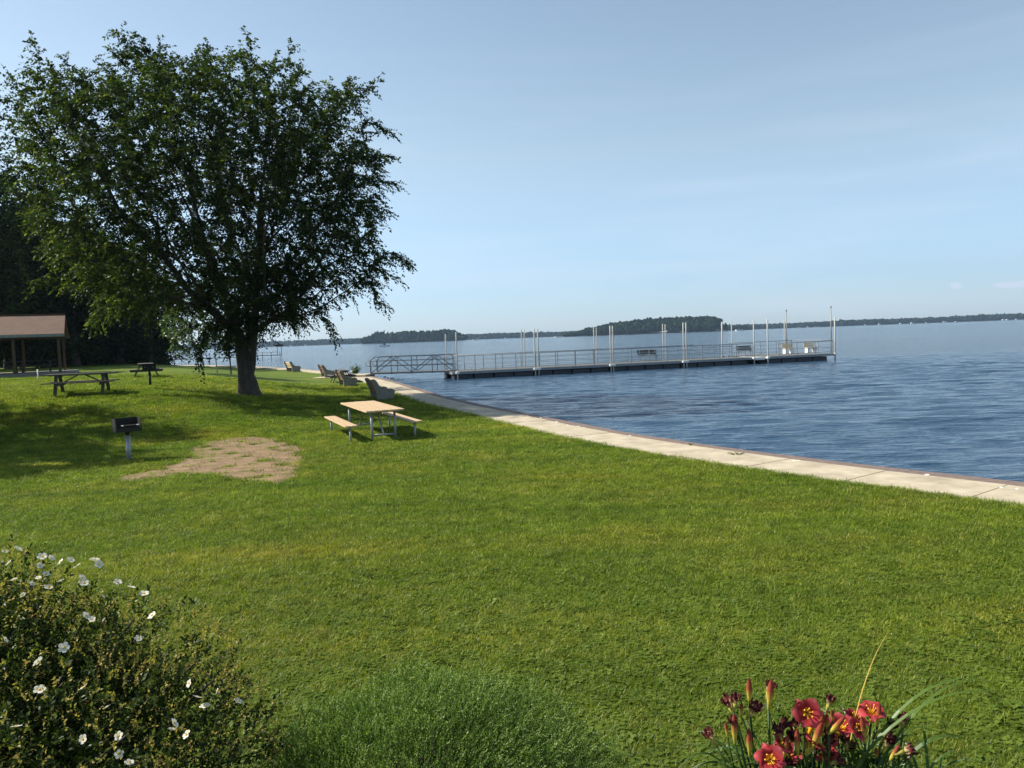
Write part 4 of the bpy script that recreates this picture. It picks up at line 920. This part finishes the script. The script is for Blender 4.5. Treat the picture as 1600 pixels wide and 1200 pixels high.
# white pebbles / shells left on the wall cap
peb = [(845, 652.5), (870, 659), (887, 664.5), (905, 666), (912, 668), (984, 681), (825, 649.5), (1248, 720), (1241, 720), (1566, 762), (1590, 764), (1449, 742)]
for k, (px, py) in enumerate(peb):
    p = G(px, py, .02); bm = bmesh.new(); bmesh.ops.create_icosphere(bm, subdivisions=2, radius=1); r = np.random.RandomState(k)
    for v in bm.verts: v.co *= 1+.1*r.normal(); v.co.x *= .045; v.co.y *= .03; v.co.z *= .014
    me = bpy.data.meshes.new('pebble'); bm.to_mesh(me); bm.free(); o = link('pebble', me, MT['pebble']); o.location = p; o.rotation_euler = (0, 0, r.rand()*3)
    props(o, 'small flat white pebble lying on the brown cap of the sea wall', 'pebble', 'white pebbles along the sea wall')

# ------------------------------------------------------------------ far shores, islands, houses, boats
def ico():
    bm = bmesh.new(); bmesh.ops.create_icosphere(bm, subdivisions=2, radius=1); v = np.array([q.co[:] for q in bm.verts]); f = np.array([[w.index for w in q.verts] for q in bm.faces]); bm.free(); return v, f
IV, IF = ico()
def far_woods(name, label, base_pts, depth, hgt, cr, n, seed, hill=None, groundh=1.2):
    """base_pts world xy polyline of the visible waterline; woods fill 'depth' behind it"""
    r = np.random.RandomState(seed); A = np.array(base_pts, float); s = np.r_[0, np.cumsum(np.linalg.norm(np.diff(A, axis=0), axis=1))]
    V = []; Fc = []; R_ = []; k = 0
    for i in range(n):
        u = r.rand(); q = r.rand()**1.2; t = u*s[-1]; x = np.interp(t, s, A[:, 0]); y = np.interp(t, s, A[:, 1])+3+q*depth
        hh = hgt(u) if callable(hgt) else hgt; g = (hill(u)*min(1, q*3) if hill else 0)
        h = hh*r.uniform(.72, 1.08); c = cr*r.uniform(.7, 1.3)
        for b in range(3):
            vv = IV*(1+.28*r.normal(size=(len(IV), 1))); sc = np.array([c*.75, c*.75, h*(.36 if b else .42)]); off = np.array([r.normal(0, c*.35), r.normal(0, c*.3), h*(.58 if b == 0 else r.uniform(.3, .6))])
            V.append(vv*sc+off+[x, y, g+groundh-.8]); Fc.append(IF+k); k += len(IV); R_ += [np.clip(r.normal(.45, .28), 0, 1)]*len(IF)
    V = np.vstack(V); V[:, 2] = np.maximum(V[:, 2], -.3); Fc = np.vstack(Fc); me = bpy.data.meshes.new(name); me.from_pydata(V.tolist(), [], Fc.tolist())
    a = me.attributes.new('rnd', 'FLOAT', 'FACE'); a.data.foreach_set('value', np.array(R_, dtype=np.float32)); props(link(name, me, MT['far']), label, 'woods', kind='stuff')
def atpx(px, y): r_ = ray(px, 520); return r_[0]/r_[1]*y
def shore_line(pxs, ys): return [(atpx(p, y), y) for p, y in zip(pxs, ys)]
def bank(name, pts, depth, h=1.2):
    A = pts; P = [(x, y, -.6) for x, y in A]+[(x, y+4, h) for x, y in A]+[(x, y+depth+30, h+1) for x, y in A]; n = len(A)
    me = bpy.data.meshes.new(name); me.from_pydata(P, [], [(i, i+1, n+i+1, n+i) for i in range(n-1)]+[(n+i, n+i+1, 2*n+i+1, 2*n+i) for i in range(n-1)]); props(link(name, me, MT['farground']), kind='structure')
def env(u, a=.06, b=.06): return min(1, u/a+.15, (1-u)/b+.15)
A = shore_line(np.linspace(566, 722, 8), [1500]*8); bank('island', A, 60)
far_woods('island_woods', 'wooded low island left of the gangway piles', A, 60, lambda u: 18.5*min(1, .45+u*5, .6+(1-u)*3)+1.2*math.sin(u*17), 6.5, 420, 1)
A = shore_line(np.linspace(888, 1131, 10), [1400]*10); bank('island', A, 90)
far_woods('island_woods', 'larger wooded island with a rounded hill behind the dock', A, 80, lambda u: 14*min(1, .35+u*3, .9+(1-u)*3), 7, 820, 2, hill=lambda u: 12.5*ss((u-.02)/.6)*min(1, .75+(1-u)*6))
A = shore_line(np.linspace(-500, 600, 22), [2300]*22); bank('far_bank', A, 80)
far_woods('far_shore_woods', 'distant wooded shore behind the elm, left of the first island', A, 70, 15, 9, 1500, 3)
A = shore_line(np.linspace(690, 960, 8), [2300]*8); bank('far_bank', A, 80)
far_woods('far_shore_woods', 'distant wooded shore between the two islands', A, 70, lambda u: 13.5+1.5*math.sin(u*6), 9, 560, 4)
A = shore_line(np.linspace(1060, 1900, 16), [2350]*16); bank('far_bank', A, 100)
far_woods('far_shore_woods', 'distant wooded shore running out to the right edge', A, 90, lambda u: 13.5+4.5*u+1.0*math.sin(u*23), 10, 1500, 5)
A = shore_line(np.linspace(1128, 1176, 4), [1700]*4); bank('far_bank', A, 30)
far_woods('far_shore_woods', 'small darker wooded point at the right foot of the larger island', A, 20, lambda u: 9*min(1, (1-u)*4+.3), 6, 70, 6)
hs = [(1407, 2250, 5, 'pair-sized white house on the green clearing of the right far shore'), (1425, 2250, 6, 'white house right of the clearing on the right far shore'), (1447, 2250, 4, 'small white house just right of the clearing group on the far shore'), (1475, 2250, 5, 'white house midway along the right far shore'), (1478.5, 2250, 3, 'little shed beside the white house midway along the right far shore'),
      (1493, 2250, 4, 'small pale house below the little cumulus cloud on the far shore'), (1567.5, 2250, 5, 'left of two white houses near the right edge on the far shore'), (1573.5, 2250, 5, 'right of two white houses near the right edge on the far shore'), (1588, 2250, 4, 'rightmost pale house on the far shore'), (1352, 2250, 4, 'small white house right of the outermost dock pile on the far shore'), (1374, 2250, 5, 'low white boathouse on the right far shore'),
      (453, 2230, 5, 'white house at the water edge left of the first island'), (476, 2230, 5, 'white house closer to the first island on the left far shore'), (744, 2230, 5, 'white house on the shore between the islands, left one'), (789, 2230, 5, 'white house on the shore between the islands, middle one'), (1262, 2250, 4, 'small white house between the lamp poles on the far shore')]
def house_mesh():
    w = MB().box((0, 0, 2), (1.9*4, 6, 4)).mesh('wall'); w.materials.append(MT['white'])
    r_ = MB().prism([(-4.3, 4), (4.3, 4), (0, 6.2)], (0, -3.4, 0), (1, 0, 0), (0, 0, 1), (0, 1, 0), 6.8).mesh('roof'); r_.materials.append(MT['rock']); return w, r_
HW, HR = house_mesh()
for px, y, s, lb in hs:
    x = atpx(px, y); t = empty('far_house', (x, y, .6), 0, lb, 'house', 'white houses on the far shore'); t.scale = (s/7, s/7, s/7*.8); link('wall', HW, None, t); link('roof', HR, None, t)
def boat(px, y, s, label, top=True):
    x = atpx(px, y); t = empty('motor_boat', (x, y, -.22), .2, label, 'boat', 'small boats out on the lake'); t.scale = (s, s, s)
    mb = MB(); P = [(-3, -1, 0), (1.6, -1, 0), (3.4, 0, 0), (1.6, 1, 0), (-3, 1, 0)]; Q = [(p[0]*1.05, p[1]*1.15, 1.0) for p in P]
    mb.add(P+Q, [(4, 3, 2, 1, 0), (5, 6, 7, 8, 9)]+[(i, (i+1) % 5, (i+1) % 5+5, i+5) for i in range(5)]); mb.build('hull', MT['white'], t)
    MB().box((.3, 0, 1.35), (1.2, 1.6, .7), bev=.1).build('windscreen', MT['blackiron'], t)
    if top: MB().box((-.6, 0, 2.3), (2.4, 1.9, .12), bev=.03).bar((-1.6, -.8, 1), (-1.6, -.8, 2.3), .08).bar((.5, .8, 1), (.5, .8, 2.3), .08).build('canopy', MT['blackiron'], t)
boat(599, 440, 1.0, 'small white motor boat with a dark canopy on open water below the left island')
boat(872, 1150, 1.6, 'distant dark motor boat off the left end of the larger island')
boat(743, 1300, 1.6, 'distant white boat off the shore between the islands', False)
boat(1155, 1200, 1.8, 'distant white boat beside the right foot of the larger island', False)
# far private docks on the left, with a boat lift
def far_dock(px0, px1, y, label, lift=False, z=.35):
    x0, x1 = atpx(px0, y), atpx(px1, y); L_ = x1-x0; t = empty('far_dock', (x0, y, 0), 0, label, 'dock', 'private docks on the far left shore')
    MB().box((L_/2, 0, z), (L_, 1.5, .14)).build('deck', MT['oldwood'], t); n = max(3, int(L_/5))
    for i in range(n+1): MB().tube([(i*L_/n, -.7, -1.2), (i*L_/n, -.7, z+.75)], .07, 6).build('post', MT['oldwood'], t)
    MB().tube([(0, -.7, z+.7), (L_, -.7, z+.7)], .04, 6).build('rail', MT['oldwood'], t)
    if lift: MB().box((L_*.86, 2, 2.6), (L_*.2, 3, .5), bev=.1).build('lift_canopy', MT['blackiron'], t); MB().bar((L_*.78, 2, 0), (L_*.78, 2, 2.5), .12).bar((L_*.94, 2, 0), (L_*.94, 2, 2.5), .12).build('lift_frame', MT['galv'], t)
far_dock(238, 372, 170, 'long low private dock seen left of the elm trunk between the young trees')
far_dock(396, 437, 185, 'short private dock with a dark canopied boat lift just right of the elm trunk', True)

# ------------------------------------------------------------------ foreground plants
def shrub():
    r = np.random.RandomState(77); b = np.array([-1.93, 2.45, .80])
    t = empty('cinquefoil_shrub', b, 0, 'dense dark shrub with olive tips and white blossoms filling the lower left corner', 'shrub')
    blobs = [((.05, 0, .42), (.95, .75, .50)), ((-.42, .1, .62), (.55, .5, .44)), ((.02, .1, .70), (.46, .4, .34)), ((.55, .05, .22), (.55, .55, .42)), ((.22, .15, .45), (.50, .45, .34)), ((-.2, -.45, .3), (.9, .5, .48))]
    def sample(n, lo):
        out = []; nr = []
        vols = np.array([q[1][0]*q[1][2] for q in blobs]); pick = r.choice(len(blobs), n, p=vols/vols.sum())
        for k in pick:
            c_, rr_ = blobs[k]; v = unit(r.normal(size=3)); v[2] = abs(v[2])*.9 if r.rand() < .8 else v[2]; v = unit(v); f = r.uniform(lo, 1.0)+.10*math.sin(v[0]*7+k)*math.cos(v[1]*6+k)
            out.append(np.array(c_)+v*np.array(rr_)*f); nr.append(unit(v/np.array(rr_)))
        return np.array(out), np.array(nr)
    def clus(P, Nn, nl, L0, s0, w, tone):
        V = []; R_ = []; n = len(P); D = unit(Nn*.8+r.normal(0, .45, (n, 3))+[0.05, 0, .45]); LL = L0*r.uniform(.5, 1.3, n)
        for k in range(nl):
            q = P+D*(LL*(k+.3)/nl)[:, None]; dl = unit(D*.5+r.normal(0, .7, (n, 3))+[0, 0, .25]); s = s0*r.uniform(.6, 1.3, n); V.append(leaves(q, dl, unit(r.normal(0, .7, (n, 3))+[0, 0, 1]), s, s*w, .1)); R_.append(np.clip(tone[0]+r.normal(0, tone[1], n), 0, 1))
        return np.concatenate(V), np.concatenate(R_)
    P, Nn = sample(9000, .45); V, R_ = clus(P, Nn, 17, .075, .0175, .48, (.45, .25)); link('foliage', quadmesh('foliage', V, R_), MT['shrub'], t)
    P, Nn = sample(4200, .96); V, R_ = clus(P, Nn, 10, .055, .010, .6, (.4, .3)); link('tip_foliage', quadmesh('tip_foliage', V, R_), MT['shrubtip'], t)
    mb = MB(); P, Nn = sample(160, .75)
    for p in P: mb.tube([np.array([p[0]*.15, p[1]*.15, -.1]), p*[.55, .55, .55]+r.normal(0, .03, 3), p], [.010, .006, .003], 4, caps=False)
    mb.build('stems', MT['darkbark'], t)
    # blossoms: five rounded petals and a yellow centre
    mb = MB(); al = []
    for k in range(5):
        a = k*2*math.pi/5; c_, s_ = math.cos(a), math.sin(a); pts = [(.002, 0, 0, 0), (.010, -.009, .003, .5), (.010, .009, .003, .5), (.019, -.008, .005, 1), (.019, .008, .005, 1), (.0225, 0, .004, 1)]
        mb.add([(x*c_-y*s_, x*s_+y*c_, z) for x, y, z, _ in pts], [(0, 1, 2), (1, 3, 4, 2), (3, 5, 4)]); al += [q[3] for q in pts]
    pet = mb.mesh('flower'); a = pet.attributes.new('along', 'FLOAT', 'POINT'); a.data.foreach_set('value', al); pet.materials.append(MT['whitepetal'])
    cen = MB().tube([(0, 0, 0), (0, 0, .004), (0, 0, .006)], [.004, .0045, .001], 8).mesh('flower_centre'); cen.materials.append(MT['stamen'])
    fl_px = [(8, 862), (28, 858), (14, 880), (62, 884), (95, 878), (80, 872), (110, 875), (122, 884), (148, 875), (154, 882), (60, 903), (72, 897), (50, 912), (75, 918), (95, 908), (128, 903), (131, 911), (22, 906), (144, 968), (134, 962), (238, 962), (216, 998), (62, 1078), (130, 1075), (296, 1068), (308, 1090), (372, 1096), (320, 1104), (268, 1140), (292, 1148), (272, 1130), (186, 1150), (186, 1178), (202, 1192), (60, 1034), (25, 1136), (168, 1105), (66, 870), (184, 910), (225, 928), (205, 918), (36, 930), (8, 1000), (100, 1012), (130, 1155), (340, 1080)]
    col_c = [np.array(q[0]) for q in blobs]; col_r = [np.array(q[1]) for q in blobs]
    for px, py in fl_px:
        d = ray(px, py); o_ = np.array([0, 0, H])-b; best = 1e9
        for c_, q in zip(col_c, col_r):          # where this line of growth meets the shrub's outer surface
            oo = (o_-c_)/(q*1.06); dq = d/(q*1.06); A_, B_, C_ = dq@dq, oo@dq, oo@oo-1; disc = B_*B_-A_*C_
            if disc > 0: best = min(best, (-B_-math.sqrt(disc))/A_)
        if best > 5: best = 2.45/d[1]
        p = o_+d*best; s = r.uniform(.45, .75)
        f = link('flower', pet, None, t); f.location = p; f.scale = (s, s, s); f.rotation_euler = (r.normal(.55, .4), r.normal(-.1, .35), r.uniform(0, 6)); link('flower_centre', cen, None, f)
shrub()
def feathery():
    r = np.random.RandomState(9); b = np.array([-.34, 2.75, .64]); t = empty('feathery_shrub', b, 0, 'low rounded mound of feathery green foliage at the bottom centre', 'shrub')
    n = 17000; v = unit(r.normal(size=(n, 3))); v[:, 2] = np.abs(v[:, 2]); rr_ = np.array([.74, .58, .62]); f = r.uniform(.70, 1.0, n)+.07*np.sin(v[:, 0]*9)*np.cos(v[:, 1]*7)
    P = v*rr_*f[:, None]; D = unit(v*[.8, .6, .5]+[.35, 0, .55]+r.normal(0, .30, (n, 3))); LL = r.uniform(.035, .075, n); V = []; R_ = []; tone = np.clip(r.normal(.4, .18, n)+.25*(f-.85), 0, 1); nl = 14
    for k in range(nl):
        q = P+D*(LL*k/nl)[:, None]; side = unit(r.normal(size=(n, 3))); dl = unit(D*1.0+side*.8); s = r.uniform(.008, .013, n)*(1-.4*k/nl); V.append(leaves(q, dl, unit(r.normal(size=(n, 3))), s, s*.5, 0)); R_.append(np.clip(tone+.35*(k/nl)**2+r.normal(0, .08, n), 0, 1))
    link('foliage', quadmesh('foliage', np.concatenate(V), np.concatenate(R_)), MT['feather'], t)
    mb = MB()
    for k in range(90):
        p = P[k]; mb.tube([(p[0]*.1, p[1]*.1, -.15), p*.55, p*.95], [.007, .004, .002], 4, caps=False)
    mb.build('stems', MT['darkbark'], t)
feathery()
# soil of the planting bank
mb = MB(); xs = np.linspace(-4.2, 3.2, 60); ys = np.linspace(.6, 3.15, 26); V = [(x, y, gz(x, y)+.015+.012*math.sin(x*31)*math.sin(y*27)) for y in ys for x in xs]
mb.add(V, [(j*60+i, j*60+i+1, (j+1)*60+i+1, (j+1)*60+i) for j in range(25) for i in range(59)], True); props(mb.build('planting_bed', MT['soil']), kind='structure')

def daylily():
    r = np.random.RandomState(15); Y0 = 2.6; b = np.array([1.02, 2.62, .84]); t = empty('daylily_clump', b, 0, 'clump of dark red daylilies with arching strap leaves at the bottom right', 'flowers')
    def W_(px, py, y=Y0): d = ray(px, py); return np.array([0, 0, H])+d*(y/d[1])-b
    def attr_mesh(mb, al, nm, mat):
        me = mb.mesh(nm); a = me.attributes.new('along', 'FLOAT', 'POINT'); a.data.foreach_set('value', np.array(al, dtype=np.float32)); me.materials.append(mat); return me
    def flower_mesh(nm, mat, R0, openn, curl, wid, ruffle, seed, tube=.35):
        q = np.random.RandomState(seed); mb = MB(); al = []
        for k in range(6):
            a = k*math.pi/3+q.normal(0, .06); w = wid*(.70 if k % 2 else .40)*q.uniform(.85, 1.15); n = 9; V = []; c_, s_ = math.cos(a), math.sin(a); zoff = 0 if k % 2 else -.002
            for i in range(n):
                u = i/(n-1); rr_ = R0*(.07+.93*u**1.35*openn); z = R0*(1.05*u**.75*(1-.15*openn)-curl*max(0, u-.5)**2*2.2)+zoff; ww = w*(math.sin(math.pi*min(1, .05+u*.88))**1.1)*.62
                for j in (-1, -.5, 0, .5, 1):
                    y = ww*j*2; zz_ = z+abs(j)*.10*R0*(1-u)+ruffle*R0*math.sin(u*13+k+j*3)*abs(j); V.append((rr_*c_-y*s_, rr_*s_+y*c_, zz_)); al.append(u+.10*(1-abs(j))*(u > .3))
            Fc = [(i*5+j, i*5+j+1, (i+1)*5+j+1, (i+1)*5+j) for i in range(n-1) for j in range(4)]; mb.add(V, Fc, True)
        k0 = len(mb.v); mb.tube([(0, 0, -R0*.55), (0, 0, -R0*.2), (0, 0, R0*.15)], [.004, .006, .009], 8); al += [0]*(len(mb.v)-k0)
        return attr_mesh(mb, al, nm, mat)
    fms = [flower_mesh('flower', MT['redpetal'], .052, 1.0, cu_, .036, ru_, sd_) for cu_, ru_, sd_ in ((.60, .06, 1), (.85, .09, 7), (.40, .07, 9))]; wm = flower_mesh('withered_flower', MT['darkpetal'], .045, .42, .15, .014, .25, 2)
    stm = MB()
    for k in range(6):
        a = k*1.05+.3; stm.tube([(0, 0, 0), (.006*math.cos(a), .006*math.sin(a), .022), (.014*math.cos(a), .014*math.sin(a)+.002, .040)], .0013, 5)
        stm.tube([(.014*math.cos(a), .014*math.sin(a)+.002, .039), (.017*math.cos(a), .017*math.sin(a)+.002, .043)], .0026, 5)
    stm = stm.mesh('stamens'); stm.materials.append(MT['stamen'])
    mb = MB(); mb.tube([(0, 0, 0), (0, 0, .012), (0, 0, .03), (0, 0, .05), (0, 0, .066), (0, 0, .078)], [.003, .0048, .0078, .0085, .0066, .002], 9, caps=False); bm_ = attr_mesh(mb, [i/5 for i in range(6) for _ in range(9)], 'bud', MT['bud'])
    crown_pts = [b*0+[r.uniform(-.25, .3), r.uniform(-.1, .15), 0] for _ in range(8)]
    def scape(tip, root, w=.0042):
        m = (tip+root)/2+r.normal(0, .02, 3); m[2] += .03; MB().tube([root, m*.5+root*.5+[0, 0, .03], m, tip], [w*1.3, w*1.15, w, w*.8], 6).build('flower_stalk', MT['strap'], t)
    def setrnd(o, v): pass
    def orient(o, d, spin):
        o.rotation_mode = 'QUATERNION'; o.rotation_quaternion = Vector(d).to_track_quat('Z', 'Y') @ Matrix.Rotation(spin, 4, 'Z').to_quaternion()
    heads = [ # kind, px, py, facing (x,y,z), y distance, scale
        ('f', 1262, 1114, (-.15, -.9, .35), 2.58, 1.0), ('f', 1203, 1186, (-.3, -.75, .5), 2.5, 1.0), ('f', 1316, 1132, (.1, -.4, .9), 2.62, .95), ('f', 1338, 1120, (.35, -.2, .9), 2.68, .9),
        ('f', 1362, 1108, (-.1, -.3, .95), 2.66, .95), ('f', 1300, 1150, (.7, -.5, .3), 2.6, .85), ('f', 1340, 1138, (.5, -.5, .5), 2.6, .8),
        ('w', 1138, 1098, (-.4, 0, .9), 2.62, 1.1), ('w', 1150, 1092, (.2, 0, .95), 2.6, .9), ('w', 1204, 1074, (.3, -.1, .9), 2.65, 1.0), ('w', 1178, 1106, (.3, -.4, .8), 2.6, 1.2), ('w', 1108, 1148, (-.5, -.1, .8), 2.58, 1.0),
        ('w', 1218, 1142, (-.2, -.1, .9), 2.58, 1.1), ('w', 1236, 1150, (.2, -.2, .9), 2.6, 1.0), ('w', 1146, 1128, (-.2, 0, .9), 2.58, .9), ('w', 1410, 1124, (0, 0, 1), 2.66, 1.0), ('w', 1392, 1134, (.3, -.2, .8), 2.64, 1.0), ('w', 1296, 1156, (0, -.5, .5), 2.58, .9), ('w', 1262, 1156, (.3, 0, .9), 2.6, .8), ('w', 1420, 1172, (.8, -.1, .3), 2.55, 1.0), ('w', 1297, 1094, (.3, 0, .9), 2.7, .9), ('w', 1388, 1160, (.4, -.1, .7), 2.6, .9),
        ('b', 1171, 1090, (0, 0, 1), 2.6, 1.15), ('b', 1202, 1096, (.12, 0, 1), 2.62, 1.35), ('b', 1148, 1150, (0, 0, 1), 2.58, 1.3), ('b', 1171, 1170, (0, 0, 1), 2.56, 1.2), ('b', 1272, 1162, (.35, 0, .9), 2.55, 1.35), ('b', 1284, 1140, (.05, 0, 1), 2.6, 1.1), ('b', 1246, 1170, (0, 0, 1), 2.56, 1.2), ('b', 1136, 1146, (-.1, 0, 1), 2.6, .7), ('b', 1372, 1126, (.1, 0, 1), 2.64, 1.0), ('b', 1350, 1150, (-.1, 0, 1), 2.6, 1.2), ('b', 1226, 1176, (.2, 0, 1), 2.56, 1.1), ('b', 1393, 1184, (.5, 0, .8), 2.56, .9), ('b', 1159, 1115, (0, 0, 1), 2.6, .7), ('b', 1292, 1134, (0, 0, 1), 2.6, .8)]
    for k in range(30):
        kk = 'fwwbwb'[k % 6]; px = 1225+r.normal(60, 70); heads.append((kk, px, r.uniform(1120, 1195), (r.normal(0, .4), r.uniform(-.9, .1), .8), 2.62+r.uniform(-.08, .12), r.uniform(.75, 1.1)))
    for i, (k, px, py, d, y, s) in enumerate(heads):
        p = W_(px, py, y); d = nrm(d); me = {'f': fms[i % 3], 'w': wm, 'b': bm_}[k]; nm = {'f': 'flower', 'w': 'withered_flower', 'b': 'bud'}[k]
        o = link(nm, me, None, t); orient(o, d, r.uniform(0, 6)); o.scale = (s, s, s); off = .055*s if k == 'f' else (.04*s if k == 'w' else .035*s)
        q = p-d*off*.6; o.location = q
        if k == 'f': link('stamens', stm, None, o)
        neck = q-d*(.028*s if k != 'b' else 0); root = np.array([p[0]*.62+r.normal(0, .02), r.uniform(-.08, .08), -.12])
        scape(neck, root)
    # strap leaves
    V = []; R_ = []
    def strap(root, d, L_, w, arch, rn):
        n = 12; d = np.array([d[0], d[1], 0.]); s_ = np.array([-d[1], d[0], 0]); pts = []
        for i in range(n+1):
            u = i/n; pts.append(root+d*L_*(u**1.4*.75)+np.array([0, 0, 1])*L_*(u*.95-arch*u*u*u))
        for i in range(n):
            w0 = w*(1-(i/n)**2.5)*.5+.0006; w1 = w*(1-((i+1)/n)**2.5)*.5+.0004
            V.append([pts[i]-s_*w0+[0, 0, w0*.5], pts[i], pts[i+1], pts[i+1]-s_*w1+[0, 0, w1*.5]]); V.append([pts[i], pts[i]+s_*w0+[0, 0, w0*.5], pts[i+1]+s_*w1+[0, 0, w1*.5], pts[i+1]]); R_.extend([rn, rn])
    for k in range(120):
        a = r.uniform(0, 6.3); root = np.array([r.uniform(-.26, .34), r.uniform(-.12, .12), -.02]); strap(root, (math.cos(a)*r.uniform(.3, 1), math.sin(a)*.5), r.uniform(.34, .50), r.uniform(.016, .026), r.uniform(.35, .75), r.uniform(0, .85))
    strap(np.array([.10, 0, .05]), (1.0, .1), .78, .017, .55, .8); strap(np.array([.02, -.03, .0]), (1.1, .0), .82, .016, .50, .7); strap(np.array([.10, .05, .1]), (.35, .05), .64, .016, .18, 1.0)
    strap(np.array([.15, .0, .0]), (.9, .2), .72, .015, .42, .75); strap(np.array([-.15, 0, 0]), (-.6, -.1), .5, .014, .5, .6)
    link('leaf_clump', quadmesh('leaf_clump', np.array(V), R_), MT['strap'], t)
daylily()

# ------------------------------------------------------------------ haze
hz = MB().box((0, 3400, 245), (11600, 7400, 494)).mesh('haze')
hm, N, L = newmat('haze_air'); o_ = N.new('ShaderNodeOutputMaterial'); pv = N.new('ShaderNodeVolumePrincipled'); pv.inputs['Color'].default_value = (.50, .72, 1, 1); pv.inputs['Density'].default_value = .0001; pv.inputs['Anisotropy'].default_value = .2; L.new(pv.outputs[0], o_.inputs['Volume'])
HAZE = True
if HAZE: props(link('haze', hz, hm), 'thin pale summer haze over the lake', 'haze', kind='stuff')
